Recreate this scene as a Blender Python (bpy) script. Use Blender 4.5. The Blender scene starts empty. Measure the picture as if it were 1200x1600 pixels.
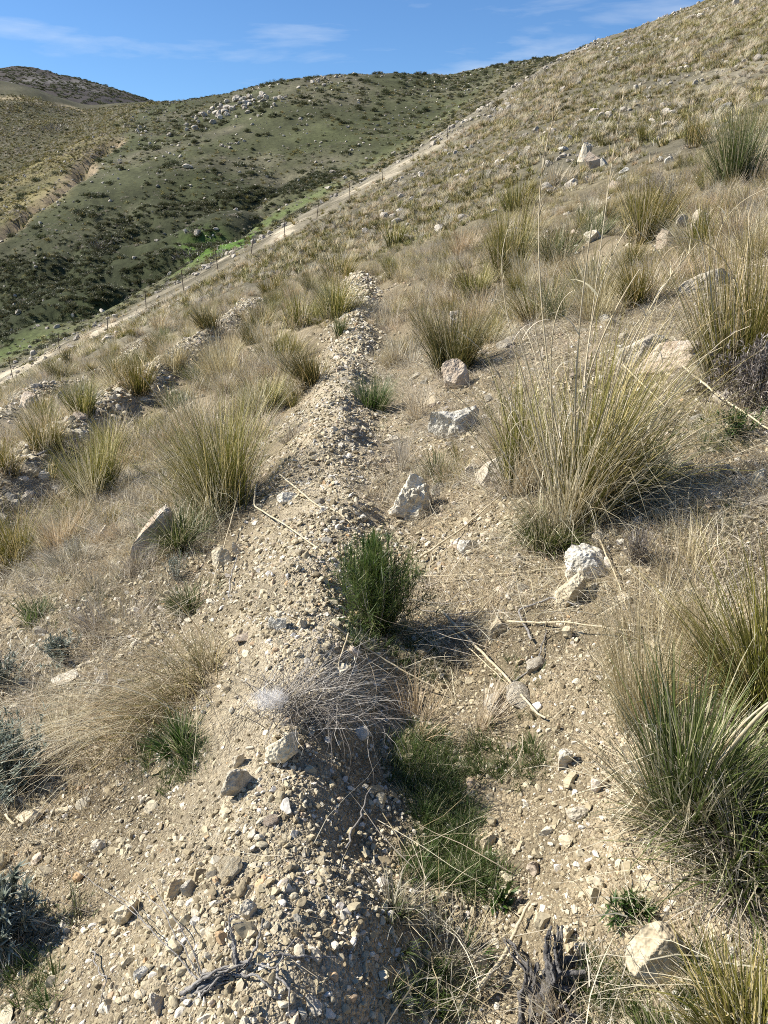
import bpy, math, random
import numpy as np
from mathutils import Vector

# ------------------------------------------------------------------ camera, sky, sun, exposure
scene = bpy.context.scene
COL = scene.collection
R = math.radians
PITCH = R(21.3); FPX = 1156.0; CAMZ = 1.62
cam_d = bpy.data.cameras.new('camera'); cam = bpy.data.objects.new('camera', cam_d); COL.objects.link(cam)
cam_d.sensor_fit = 'VERTICAL'; cam_d.sensor_height = 36.0; cam_d.lens = 36.0 * FPX / 1600.0
cam_d.clip_start = 0.05; cam_d.clip_end = 5000.0
cam.location = (0, 0, CAMZ); cam.rotation_euler = (math.pi / 2 - PITCH, 0, 0)
scene.camera = cam

SUN_AZ = R(-80)      # measured from +Y (the view direction), negative = to the left
SUN_EL = R(40)
world = bpy.data.worlds.new('World'); scene.world = world; world.use_nodes = True
wn = world.node_tree.nodes; wl = world.node_tree.links
bg = wn['Background']
sky = wn.new('ShaderNodeTexSky'); sky.sky_type = 'NISHITA'; sky.sun_disc = False
sky.sun_elevation = SUN_EL; sky.sun_rotation = SUN_AZ
sky.altitude = 900; sky.air_density = 1.0; sky.dust_density = 0.05; sky.ozone_density = 4.0
wtc = wn.new('ShaderNodeTexCoord')
wmap = wn.new('ShaderNodeMapping'); wmap.inputs['Scale'].default_value = (2.2, 2.2, 14.0)
wmap.inputs['Rotation'].default_value = (0, R(-13), 0)
wnoi = wn.new('ShaderNodeTexNoise'); wnoi.inputs['Scale'].default_value = 1.9; wnoi.inputs['Detail'].default_value = 7
wnoi.inputs['Roughness'].default_value = 0.55; wnoi.inputs['Distortion'].default_value = 0.3
wr = wn.new('ShaderNodeValToRGB'); wr.color_ramp.elements[0].position = 0.54; wr.color_ramp.elements[1].position = 0.86
wr.color_ramp.elements[1].color = (0.6, 0.6, 0.6, 1)
wmix = wn.new('ShaderNodeMix'); wmix.data_type = 'RGBA'; wmix.inputs['B'].default_value = (7.5, 8.0, 8.6, 1)
wl.new(wtc.outputs['Generated'], wmap.inputs['Vector']); wl.new(wmap.outputs[0], wnoi.inputs['Vector'])
wl.new(wnoi.outputs['Fac'], wr.inputs['Fac']); wl.new(wr.outputs['Color'], wmix.inputs['Factor'])
wtint = wn.new('ShaderNodeMix'); wtint.data_type = 'RGBA'; wtint.blend_type = 'MULTIPLY'; wtint.inputs['Factor'].default_value = 1.0; wtint.inputs['B'].default_value = (0.76, 0.99, 1.2, 1)
wl.new(sky.outputs['Color'], wtint.inputs['A']); wl.new(wtint.outputs['Result'], wmix.inputs['A']); wl.new(wmix.outputs['Result'], bg.inputs['Color'])
bg.inputs['Strength'].default_value = 0.07
sun_d = bpy.data.lights.new('sun', 'SUN'); sun = bpy.data.objects.new('sun', sun_d); COL.objects.link(sun)
sun_d.energy = 5.0; sun_d.angle = R(0.53); sun_d.color = (1.0, 0.965, 0.89)
sdir = Vector((math.sin(SUN_AZ) * math.cos(SUN_EL), math.cos(SUN_AZ) * math.cos(SUN_EL), math.sin(SUN_EL)))
sun.rotation_euler = sdir.to_track_quat('Z', 'Y').to_euler(); sun.location = sdir * 50
scene.view_settings.view_transform = 'Standard'; scene.view_settings.look = 'None'
scene.view_settings.exposure = 0.82; scene.view_settings.gamma = 1.0
scene.render.engine = 'CYCLES'
scene.cycles.max_bounces = 4; scene.cycles.transmission_bounces = 3; scene.cycles.diffuse_bounces = 2
scene.cycles.use_denoising = False; scene.cycles.filter_width = 1.0

rng = np.random.default_rng(7)

# ------------------------------------------------------------------ numpy helpers
def _hash(ix, iy, iz, seed):
    h = (ix.astype(np.int64) * 374761393 + iy.astype(np.int64) * 668265263 + iz.astype(np.int64) * 2147483647 + seed * 974711) & 0xffffffff
    h = ((h ^ (h >> 13)) * 1274126177) & 0xffffffff
    h = ((h ^ (h >> 16)) * 2246822519) & 0xffffffff
    return ((h ^ (h >> 15)) & 0xffff) / 32767.5 - 1.0

def vnoise2(x, y, seed=0):
    ix = np.floor(x); iy = np.floor(y); fx = x - ix; fy = y - iy
    fx = fx * fx * (3 - 2 * fx); fy = fy * fy * (3 - 2 * fy); z = np.zeros_like(ix)
    a = _hash(ix, iy, z, seed); b = _hash(ix + 1, iy, z, seed); c = _hash(ix, iy + 1, z, seed); d = _hash(ix + 1, iy + 1, z, seed)
    return (a * (1 - fx) + b * fx) * (1 - fy) + (c * (1 - fx) + d * fx) * fy

def vnoise3(p, seed=0):
    i = np.floor(p); f = p - i; f = f * f * (3 - 2 * f); out = 0
    for dx in (0, 1):
        for dy in (0, 1):
            for dz in (0, 1):
                w = (f[:, 0] if dx else 1 - f[:, 0]) * (f[:, 1] if dy else 1 - f[:, 1]) * (f[:, 2] if dz else 1 - f[:, 2])
                out = out + w * _hash(i[:, 0] + dx, i[:, 1] + dy, i[:, 2] + dz, seed)
    return out

def fbm2(x, y, wl0, octs, seed=0, gain=0.5):
    s = 0; a = 1.0; n = 0
    for k in range(octs):
        s = s + a * vnoise2(x / wl0 + 13.7 * k, y / wl0 - 7.1 * k, seed + k); n += a; a *= gain; wl0 *= 0.5
    return s / n

def sstep(a, b, x):
    t = np.clip((x - a) / (b - a), 0, 1); return t * t * (3 - 2 * t)

def make_mesh(name, verts, faces, attrs=None, mat=None, smooth=False, cols=None):
    """verts (n,3); faces (m,k) array; attrs: dict name -> (n,) floats; cols: (n,3) vertex colours"""
    me = bpy.data.meshes.new(name); verts = np.asarray(verts, np.float32); faces = np.asarray(faces, np.int32)
    m, k = faces.shape
    me.vertices.add(len(verts)); me.vertices.foreach_set('co', verts.ravel())
    me.loops.add(m * k); me.loops.foreach_set('vertex_index', faces.ravel())
    me.polygons.add(m); me.polygons.foreach_set('loop_start', np.arange(0, m * k, k, dtype=np.int32))
    me.polygons.foreach_set('loop_total', np.full(m, k, np.int32))
    me.update(calc_edges=True)
    me.polygons.foreach_set('use_smooth', np.full(m, bool(smooth)))
    for an, av in (attrs or {}).items():
        me.attributes.new(an, 'FLOAT', 'POINT').data.foreach_set('value', np.asarray(av, np.float32))
    if cols is not None:
        c4 = np.ones((len(verts), 4), np.float32); c4[:, :3] = cols
        me.attributes.new('Col', 'FLOAT_COLOR', 'POINT').data.foreach_set('color', c4.ravel())
    if mat: me.materials.append(mat)
    return me

def add(name, me, parent=None, loc=None, rot=None, scl=None):
    o = bpy.data.objects.new(name, me); COL.objects.link(o)
    if parent is not None: o.parent = parent
    if loc is not None: o.location = loc
    if rot is not None: o.rotation_euler = rot
    if scl is not None: o.scale = scl
    return o

def tag(o, label=None, cat=None, group=None, kind=None):
    if label: o['label'] = label
    if cat: o['category'] = cat
    if group: o['group'] = group
    if kind: o['kind'] = kind
    return o

def empty(name, loc, rz=0.0, scl=1.0):
    o = bpy.data.objects.new(name, None); COL.objects.link(o); o.empty_display_size = 0.1
    o.location = loc; o.rotation_euler = (0, 0, rz); o.scale = (scl, scl, scl); return o

# ------------------------------------------------------------------ pixel -> ray (photograph is 1200 x 1600)
CP, SP = math.cos(PITCH), math.sin(PITCH)
def ray(px, py):
    u = (np.asarray(px, float) - 600) / FPX; v = (800 - np.asarray(py, float)) / FPX
    return np.stack([u, CP + v * SP, -SP + v * CP], -1)
def at_depth(px, py, y):
    d = ray(px, py); t = np.asarray(y, float) / d[..., 1]
    return d * t[..., None] + np.array([0, 0, CAMZ])
def at_plane(px, py, z0=0.0, s=0.28):
    d = ray(px, py); t = (CAMZ - z0) / (s * d[..., 0] - d[..., 2])
    return d * t[..., None] + np.array([0, 0, CAMZ])
def cam_depth(p): return p[1] * CP - (p[2] - CAMZ) * SP
def project(p):
    p = np.asarray(p, float); q = p - np.array([0, 0, CAMZ])
    dep = q[..., 1] * CP - q[..., 2] * SP; up = q[..., 1] * SP + q[..., 2] * CP
    return 600 + FPX * q[..., 0] / dep, 800 - FPX * up / dep, dep

# ------------------------------------------------------------------ the terrain: one sheet on a polar grid round the standpoint
th_front = np.radians(np.linspace(-54, 54, 520))
th_back = np.radians(np.linspace(54, 306, 72))[1:-1]
TH = np.concatenate([th_front, th_back]); NT = len(TH)
NR = 560; R0, R1 = 0.22, 900.0
RR = R0 * (R1 / R0) ** (np.arange(NR) / (NR - 1))
LR = math.log(R1 / R0) / (NR - 1)

def keyline(pts):
    p = np.array(pts, float); w = at_depth(p[:, 0], p[:, 1], p[:, 2])
    th = np.arctan2(w[:, 0], w[:, 1]); r = np.hypot(w[:, 0], w[:, 1]); o = np.argsort(th)
    return th[o], r[o], w[o, 2]
def kl(line, th):
    t = np.clip(th, -R(56), R(56)); return np.interp(t, line[0], line[1]), np.interp(t, line[0], line[2])

K_M1 = keyline([(-400, 745, 26), (0, 630, 28), (200, 524, 33), (400, 432, 38), (560, 398, 40), (700, 345, 42), (850, 290, 42), (1000, 232, 43), (1200, 152, 45), (1600, 0, 45)])
K_TL = keyline([(-400, 822, 39), (0, 612, 44), (170, 525, 46), (290, 461, 49), (395, 402, 52), (500, 343, 57), (640, 263, 67), (760, 185, 80), (850, 118, 98), (930, 70, 118), (1000, 43, 126), (1090, 8, 131), (1200, -44, 134), (1600, -240, 136)])
K_T = keyline([(-400, 790, 48), (0, 583, 53), (170, 501, 55), (290, 438, 58), (395, 381, 61), (500, 324, 65), (640, 247, 74), (760, 171, 87), (850, 108, 104), (930, 63, 122), (1000, 38, 130), (1090, 2, 135), (1200, -50, 138), (1600, -250, 140)])
K_G = keyline([(-400, 770, 60), (0, 575, 66), (150, 503, 71), (300, 426, 77), (380, 383, 83), (520, 300, 95), (640, 232, 114), (720, 174, 135), (800, 112, 165), (850, 92, 175), (930, 75, 180), (1000, 60, 180), (1200, 20, 190), (1600, -100, 190)])
K_O1 = keyline([(-400, 560, 90), (0, 450, 88), (150, 400, 92), (300, 345, 97), (400, 312, 103), (520, 256, 115), (640, 197, 132), (720, 151, 150), (800, 104, 176), (850, 92, 186), (930, 85, 200), (1600, -50, 210)])
K_O2 = keyline([(-400, 400, 115), (0, 350, 112), (150, 292, 118), (300, 242, 125), (400, 210, 132), (520, 175, 143), (640, 146, 158), (720, 126, 172), (800, 98, 190), (850, 90, 198), (930, 90, 215), (1600, 0, 225)])
K_S = keyline([(-400, 340, 150), (0, 285, 150), (60, 255, 155), (130, 210, 165), (190, 172, 185), (230, 153, 197), (300, 149, 190), (350, 141, 185), (430, 121, 180), (510, 107, 177), (560, 104, 178), (620, 100, 180), (700, 104, 190), (790, 93, 200), (850, 90, 207), (930, 95, 235), (1600, 40, 240)])
K_D = keyline([(-400, 330, 180), (0, 277, 178), (60, 250, 185), (130, 212, 190), (190, 178, 205), (230, 168, 222), (300, 172, 215), (430, 150, 210), (510, 140, 205), (620, 135, 215), (790, 130, 225), (930, 130, 260), (1600, 100, 260)])
K_L1 = keyline([(-400, 200, 225), (0, 165, 225), (60, 172, 228), (130, 186, 230), (190, 170, 232), (230, 166, 240), (300, 185, 240), (510, 170, 240), (1600, 170, 280)])
K_L2 = keyline([(-400, 95, 262), (-100, 108, 262), (0, 119, 260), (40, 126, 258), (90, 148, 255), (140, 160, 258), (200, 156, 265), (245, 156, 265), (300, 200, 265), (1600, 200, 300)])
K_LD = keyline([(-400, 160, 330), (0, 160, 330), (230, 190, 330), (1600, 230, 340)])
K_F = keyline([(-400, 132, 620), (-100, 108, 620), (0, 101, 620), (30, 100, 620), (65, 103, 620), (100, 112, 620), (150, 128, 620), (220, 150, 620), (290, 175, 620), (400, 230, 620), (1600, 260, 620)])
LINES = [K_TL, K_T, K_G, K_O1, K_O2, K_S, K_D, K_L1, K_L2, K_LD, K_F]

SLOPE = 0.28
def brow_r(th): return np.interp(np.clip(th, -R(56), R(56)), np.radians([-56, -28, -17, -8, 0, 8, 18, 28, 56]), [14, 18, 22, 27, 30, 30, 29, 28, 25])

# the spoil bank of the contour trench; crest measured along the photograph
crest_px = np.array([(436, 1600), (438, 1450), (446, 1300), (468, 1180), (484, 1050), (492, 950), (500, 850), (512, 750), (524, 670), (536, 600), (552, 530), (562, 470), (566, 440), (560, 412)], float)
_c = at_plane(crest_px[:, 0], crest_px[:, 1], 0.17, 0.0)
CY, CX = np.concatenate([[-6, 0], _c[:, 1], [45]]), np.concatenate([[-0.45, -0.45], _c[:, 0], [_c[-1, 0] - 1.5]])
def crest_x(y): return np.interp(y, CY, CX)

def old_bank(y, off): return off - 0.30 * vnoise2(y / 3.0, y * 0 + off, 9)
def near_profile(x, y):
    """cut slope, trench floor, spoil bank, and two older banks lower on the slope"""
    c = x - crest_x(y)
    z = 0.02 + SLOPE * (c - 0.40)
    z = z + 0.03 * np.where(c > 1.0, np.minimum(c - 1.0, 6), 0)
    wob = 1 + 0.35 * vnoise2(y * 1.1, y * 0 + 3.3, 5) + 0.25 * vnoise2(y * 3.1, x * 2.0, 6)
    cw = c + 0.10 * vnoise2(y * 1.7, y * 0 + 1.3, 7) + 0.05 * vnoise2(y * 5.0, x * 3.0, 8)
    rw = 0.26 - 0.05 * sstep(3.5, 2.0, y)
    z = z + (0.19 + 0.04 * sstep(4.0, 2.2, y)) * wob * np.exp(-(np.minimum(cw + 0.10, 0) / 0.40) ** 2 - (np.maximum(cw + 0.02, 0) / rw) ** 2) * sstep(46, 30, y)
    z = z - (0.09 + 0.06 * sstep(4.0, 2.2, y)) * np.exp(-((c - 0.52) / 0.33) ** 2) * sstep(46, 30, y)
    for off, hgt in ((-3.75, 0.34), (-7.6, 0.36), (4.6, 0.12)):
        d = c - old_bank(y, off)
        z = z + hgt * (np.exp(-(np.minimum(d, 0) / 0.6) ** 2 - (np.maximum(d, 0) / 0.35) ** 2) - 0.45 * np.exp(-((d - 0.8) / 0.5) ** 2)) * sstep(40, 25, y)
    return z

TT, RG = np.meshgrid(TH, RR, indexing='ij')
XX = np.sin(TT) * RG; YY = np.cos(TT) * RG
ZN = near_profile(XX, YY)
rb = brow_r(TT); xb = np.sin(TT) * rb; yb = np.cos(TT) * rb
zb = near_profile(xb, yb)
ZF = np.zeros_like(ZN)
tfold = np.where(TT > math.pi, TT - 2 * math.pi, TT)
behind = np.clip((np.abs(tfold) - R(54)) / R(126), 0, 1)
for i in range(NT):
    th = tfold[i, 0]
    rs = [rb[i, 0]]; zs = [zb[i, 0]]
    m1 = kl(K_M1, th); rs.append(m1[0]); zs.append(m1[1])
    for L in LINES:
        r_, z_ = kl(L, th); rs.append(max(r_, rs[-1] + 3.0)); zs.append(z_)
    rs.append(1000); zs.append(zs[-1] - 20)
    zf = np.interp(RR, rs, zs)
    ZF[i] = zf
# smooth the far profile along r and theta
def blur(a, n, axis):
    k = np.exp(-0.5 * (np.arange(-2 * n, 2 * n + 1) / n) ** 2); k /= k.sum()
    pad = [(0, 0), (0, 0)]; pad[axis] = (2 * n, 2 * n)
    b = np.pad(a, pad, mode='edge')
    return np.apply_along_axis(lambda v: np.convolve(v, k, 'valid'), axis, b)
ZF = blur(ZF, 3, 1); ZF = blur(ZF, 3, 0)
# behind the standpoint the slope simply carries on
ZBK = SLOPE * XX * np.where(XX < 0, 1.0, 1.1)
ZF = ZF * (1 - sstep(0, 0.5, behind)) + ZBK * sstep(0, 0.5, behind)
wfar = sstep(0.75, 1.15, RG / rb)
ZZ = ZN * (1 - wfar) + ZF * wfar
# fold ids used for colour and planting
rT = kl(K_T, tfold)[0]; rG = kl(K_G, tfold)[0]; rO1 = kl(K_O1, tfold)[0]; rO2 = kl(K_O2, tfold)[0]; rS = kl(K_S, tfold)[0]; rL1 = kl(K_L1, tfold)[0]; rL2 = kl(K_L2, tfold)[0]
# relief
PXg, PYg, DEPg = project(np.stack([XX, YY, ZZ], -1))
def band(a, b, soft): return sstep(a - soft, a + soft, RG) * (1 - sstep(b - soft, b + soft, RG))
opp = np.maximum(sstep(0.97, 1.08, RG / rG), 0.6 * sstep(1.03, 1.07, RG / rT) * (PXg < 870))
ZZ += (0.22 * fbm2(XX, YY, 9.0, 4, 21) + 0.10 * fbm2(XX, YY, 1.6, 3, 27)) * sstep(25, 60, RG) * (1 - opp * 0.3)
ZZ += 1.1 * fbm2(XX, YY, 22.0, 4, 31) * sstep(1.02, 1.25, RG / rG) * (1 - sstep(400, 600, RG))
gul = (1 - np.abs(fbm2(XX + 5, YY * 1.2, 16.0, 3, 41)) * 2.2)
ZZ += 0.9 * fbm2(XX, YY, 5.0, 3, 45) * sstep(1.05, 1.15, RG / rG) * (1 - sstep(1.0, 1.3, RG / rO1)) * sstep(470, 330, PXg)
inlow = sstep(1.0, 1.08, RG / rG) * (1 - sstep(0.95, 1.25, RG / rO1)) * sstep(520, 380, PXg)
ZZ -= 2.6 * np.clip(gul, 0, 1) ** 3 * inlow
far_rough = sstep(340, 480, RG); ZZ += 4.0 * (0.25 - np.abs(fbm2(XX, YY, 70, 4, 51, 0.6)) * 1.6) * far_rough
# the washed-out ditch on the opposite slope (left) and the terrace road beyond it
def polydist(px, py, pts):
    best = np.full(px.shape, 1e9)
    for (ax, ay), (bx, by) in zip(pts[:-1], pts[1:]):
        dx, dy = bx - ax, by - ay; t = np.clip(((px - ax) * dx + (py - ay) * dy) / (dx * dx + dy * dy), 0, 1)
        best = np.minimum(best, np.hypot(px - ax - t * dx, py - ay - t * dy))
    return best
def world_line(pix, lo, hi):
    """a pixel polyline dropped on the far sheet (coarse), as world x, y"""
    out = []
    for px, py in pix:
        sel = (RG > lo) & (RG < hi) & (np.abs(tfold) < R(54))
        e = np.where(sel, (PXg - px) ** 2 + (PYg - py) ** 2, 1e12); i = np.unravel_index(np.argmin(e), e.shape)
        out.append((XX[i], YY[i]))
    return out
ditch = world_line([(-40, 395), (0, 367), (40, 340), (83, 313), (110, 285), (127, 270), (150, 250), (172, 225)], 85, 185)
dd = polydist(XX + 3.0 * fbm2(XX, YY, 8, 3, 42), YY + 3.0 * fbm2(XX, YY, 8, 3, 43), ditch)
ZZ -= 2.2 * np.exp(-(dd / 1.6) ** 2)
road = world_line([(-40, 150), (0, 152), (60, 158), (110, 163), (135, 172)], 215, 262)
dr = polydist(XX, YY, road)
# crumbly relief close by
nearw = 1 - sstep(8, 22, RG)
cc = XX - crest_x(YY)
ZZ += nearw * (0.05 * fbm2(XX, YY, 0.5, 4, 61, 0.62) + 0.026 * fbm2(XX, YY, 0.15, 2, 67)) + sstep(4, 10, RG) * (1 - sstep(30, 45, RG)) * 0.10 * fbm2(XX, YY, 1.3, 3, 71)

def hz(x, y):
    """height of the sheet at x, y (front sector, bilinear on the same grid as the mesh)"""
    x = np.asarray(x, float); y = np.asarray(y, float)
    th = np.arctan2(x, y); lr = np.log(np.maximum(np.hypot(x, y), R0 * 1.001) / R0) / LR
    a = np.clip((th - th_front[0]) / (th_front[1] - th_front[0]), 0, 518.999); b = np.clip(lr, 0, NR - 1.001)
    i = a.astype(int); j = b.astype(int); fa = a - i; fb = b - j
    return (ZZ[i, j] * (1 - fa) * (1 - fb) + ZZ[i + 1, j] * fa * (1 - fb) + ZZ[i, j + 1] * (1 - fa) * fb + ZZ[i + 1, j + 1] * fa * fb)
TS = np.geomspace(0.9, 760, 3600)
def ground(px, py):
    d = ray(px, py); p = d[None] * TS[:, None]; h = hz(p[:, 0], p[:, 1]) - (p[:, 2] + CAMZ)
    k = np.argmax(h > 0)
    if h[k] <= 0: k = len(TS) - 1
    t0, t1, h0, h1 = TS[k - 1], TS[k], h[k - 1], h[k]
    t = t0 + (t1 - t0) * (-h0) / (h1 - h0 + 1e-12)
    q = d * t; return np.array([q[0], q[1], hz(q[0], q[1])])
def normal_at(x, y, e=0.08):
    n = np.array([-(hz(x + e, y) - hz(x - e, y)) / (2 * e), -(hz(x, y + e) - hz(x, y - e)) / (2 * e), 1.0]); return n / np.linalg.norm(n)

# ground colours (albedo): pale gravelly soil, litter-darkened soil, turf, scrubby hill; plus painted shade low in the gullies
def lerp3(a, b, t): return a + (np.asarray(b, float) - a) * t[..., None]
n1 = fbm2(XX, YY, 0.9, 4, 81); n2 = fbm2(XX, YY, 6.0, 4, 85); n3 = fbm2(XX, YY, 0.16, 2, 87)
base = np.zeros(XX.shape + (3,)) + np.array([0.29, 0.236, 0.155])
base = lerp3(base, [0.155, 0.125, 0.08], sstep(-0.2, 0.4, n1) * 0.8)
base = lerp3(base, [0.44, 0.36, 0.26], sstep(0.1, 0.6, -n1) * 0.5)
bermw = np.exp(-((cc + 0.05) / 0.38) ** 2) * sstep(46, 30, YY)
base = lerp3(base, [0.50, 0.43, 0.315], bermw * (0.6 + 0.35 * sstep(3.5, 7, YY)))
for off in (-3.75, -7.6): base = lerp3(base, [0.56, 0.48, 0.36], np.exp(-((cc - old_bank(YY, off)) / 0.45) ** 2) * sstep(42, 28, YY) * 0.95 * sstep(-0.6, 0.2, n1 + 0.4))
mid = sstep(12, 24, RG) * (1 - opp)
base = lerp3(base, [0.19, 0.165, 0.10], mid * (0.45 + 0.4 * sstep(-0.2, 0.4, n2)))
grey = sstep(1.05, 1.35, RG / rb) * (1 - opp); base = lerp3(base, [0.125, 0.112, 0.078], grey * 0.9); base = lerp3(base, [0.24, 0.21, 0.15], grey * 0.7 * sstep(0.15, 0.5, fbm2(XX, YY, 11.0, 4, 89)))
rTL = kl(K_TL, tfold)[0]; tr = sstep(-1.5, 0.5, RG - rTL) * (1 - sstep(-0.5, 1.5, RG - rT)) * (1 - sstep(128, 134, RG)); tr2 = tr * sstep(-0.3, 0.3, fbm2(XX, YY, 2.5, 3, 91) + 0.15)
olive = lerp3(np.zeros(XX.shape + (3,)) + np.array([0.070, 0.073, 0.036]), [0.145, 0.13, 0.088], sstep(-0.1, 0.45, fbm2(XX, YY, 14, 5, 95, 0.62)) * 0.8)
olive = lerp3(olive, [0.072, 0.080, 0.034], sstep(0.0, 0.5, fbm2(XX, YY, 9, 4, 97, 0.6)) * 0.6)
base = base * (1 - opp[..., None]) + olive * opp[..., None]
gully_shade = sstep(1.04, 1.12, RG / rG) * (1 - sstep(1.0, 1.3, RG / rO1)) * sstep(470, 330, PXg); base = lerp3(base, [0.032, 0.038, 0.017], gully_shade * 0.85)  # shadow among the gullied shrubs, painted into the ground colour
turf = np.exp(-((RG - rG * 1.03) / (0.05 * rG)) ** 2) * sstep(1.06, 1.12, RG / rT) * (0.35 + 0.65 * sstep(620, 420, PXg)) * sstep(830, 700, PXg)
patch = np.exp(-(((PXg - 345) / 60) ** 2 + ((PYg - 380) / 20) ** 2) ** 2) * (RG > rT)
base = lerp3(base, [0.085, 0.125, 0.030], np.clip(turf * 0.75 * sstep(-0.5, 0.3, n2 + 0.2) + patch * 1.1, 0, 1))
rill = sstep(-0.2, 0.3, vnoise2((RG - rT) * 0.55, tfold * 40, 93)); strip = sstep(1.0, 1.02, RG / rT) * (1 - sstep(1.09, 1.16, RG / rT)) * sstep(250, 420, PXg) * (PXg < 900); base = lerp3(base, [0.22, 0.195, 0.145], strip * 0.8)
base = lerp3(base, [0.47, 0.405, 0.30], np.clip(tr2 * 1.0 * (0.25 + 0.75 * rill) * (1 - 0.55 * sstep(520, 760, PXg)) * sstep(-0.45, 0.15, fbm2(XX, YY, 6.0, 3, 94) + 0.2), 0, 1))
base = lerp3(base, [0.085, 0.15, 0.028], patch * 0.95)
yno = 55 * fbm2(XX, YY, 14, 3, 99); yel = sstep(230, 120, PXg) * sstep(0.95, 1.05, RG / rO2) * (1 - sstep(0.99, 1.03, RG / rS)) * sstep(0, 25, (PXg * -1.0 + 385) - PYg * 0.95 + 20 + yno)
base = lerp3(base, [0.23, 0.19, 0.09], yel * 0.7 * sstep(-0.5, 0.3, n2 + 0.25))
base = lerp3(base, [0.36, 0.27, 0.18], np.exp(-((dd - 1.6) / 1.0) ** 2) * 0.7)
lefth = sstep(1.0, 1.08, RG / (rS * 1.05)) * sstep(260, 200, PXg)
base = lerp3(base, [0.095, 0.085, 0.052], lefth * (0.6 + 0.4 * n2.clip(-1, 1)))
base = lerp3(base, [0.42, 0.34, 0.21], np.exp(-(dr / 1.3) ** 2) * lefth)
base = lerp3(base, [0.066, 0.056, 0.050], sstep(300, 380, RG))
far_t = sstep(60, 120, RG); base *= (1 + far_t * 0.55 * fbm2(XX, YY, 5.0, 4, 103, 0.8))[..., None]
base = lerp3(base, [0.22, 0.20, 0.18], sstep(300, 380, RG) * sstep(0.2, 0.5, fbm2(XX, YY * 0.4, 30.0, 4, 107, 0.7)) * 0.8)
base *= (1 + 0.18 * n3)[..., None] * (1 + 0.10 * n2)[..., None]
base = np.clip(base, 0.02, 0.7)
gravel_w = np.clip(1 - opp, 0, 1) * (1 - sstep(20, 60, RG)) + tr * 0.6

idx = np.arange(NT * NR).reshape(NT, NR); nxt = np.roll(idx, -1, axis=0)
quads = np.stack([idx[:, :-1], idx[:, 1:], nxt[:, 1:], nxt[:, :-1]], -1).reshape(-1, 4)[:, ::-1]
verts = np.stack([XX, YY, ZZ], -1).reshape(-1, 3)
ctr = len(verts); verts = np.vstack([verts, [0, 0, float(ZZ[:, 0].mean())]])
cen = np.stack([nxt[:, 0], idx[:, 0], np.full(NT, ctr), np.full(NT, ctr)], -1)   # closes the small hole under the standpoint
faces = quads
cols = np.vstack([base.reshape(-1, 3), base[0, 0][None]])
ev = np.arange(0, NT, 2)
fan = np.stack([np.full(len(ev), ctr), idx[(ev + 2) % NT, 0], idx[(ev + 1) % NT, 0], idx[ev, 0]], -1)
faces = np.vstack([quads, fan])

# ------------------------------------------------------------------ materials
def new_mat(name):
    m = bpy.data.materials.new(name); m.use_nodes = True
    nt = m.node_tree; b = nt.nodes['Principled BSDF']; return m, nt.nodes, nt.links, b
def noise(n, l, scale, detail=4, rough=0.6, vec=None):
    t = n.new('ShaderNodeTexNoise'); t.inputs['Scale'].default_value = scale; t.inputs['Detail'].default_value = detail
    t.inputs['Roughness'].default_value = rough
    if vec is not None: l.new(vec, t.inputs['Vector'])
    return t.outputs['Fac']
def ramp(n, l, fac, stops):
    r = n.new('ShaderNodeValToRGB'); e = r.color_ramp.elements
    while len(e) < len(stops): e.new(0.5)
    for k, (p, c) in enumerate(stops): e[k].position = p; e[k].color = (*c, 1) if len(c) == 3 else c
    l.new(fac, r.inputs['Fac']); return r.outputs['Color']
def mixc(n, l, fac, a, b, mode='MIX'):
    m = n.new('ShaderNodeMix'); m.data_type = 'RGBA'; m.blend_type = mode
    for s, v in (('Factor', fac), ('A', a), ('B', b)):
        if isinstance(v, (int, float)): m.inputs[s].default_value = v
        elif isinstance(v, tuple): m.inputs[s].default_value = (*v, 1)
        else: l.new(v, m.inputs[s])
    return m.outputs['Result']
def math_n(n, l, op, a, b=None):
    m = n.new('ShaderNodeMath'); m.operation = op
    for k, v in enumerate((a, b)):
        if v is None: continue
        if isinstance(v, (int, float)): m.inputs[k].default_value = v
        else: l.new(v, m.inputs[k])
    return m.outputs[0]
def attr(n, name):
    a = n.new('ShaderNodeAttribute'); a.attribute_name = name; return a

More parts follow.
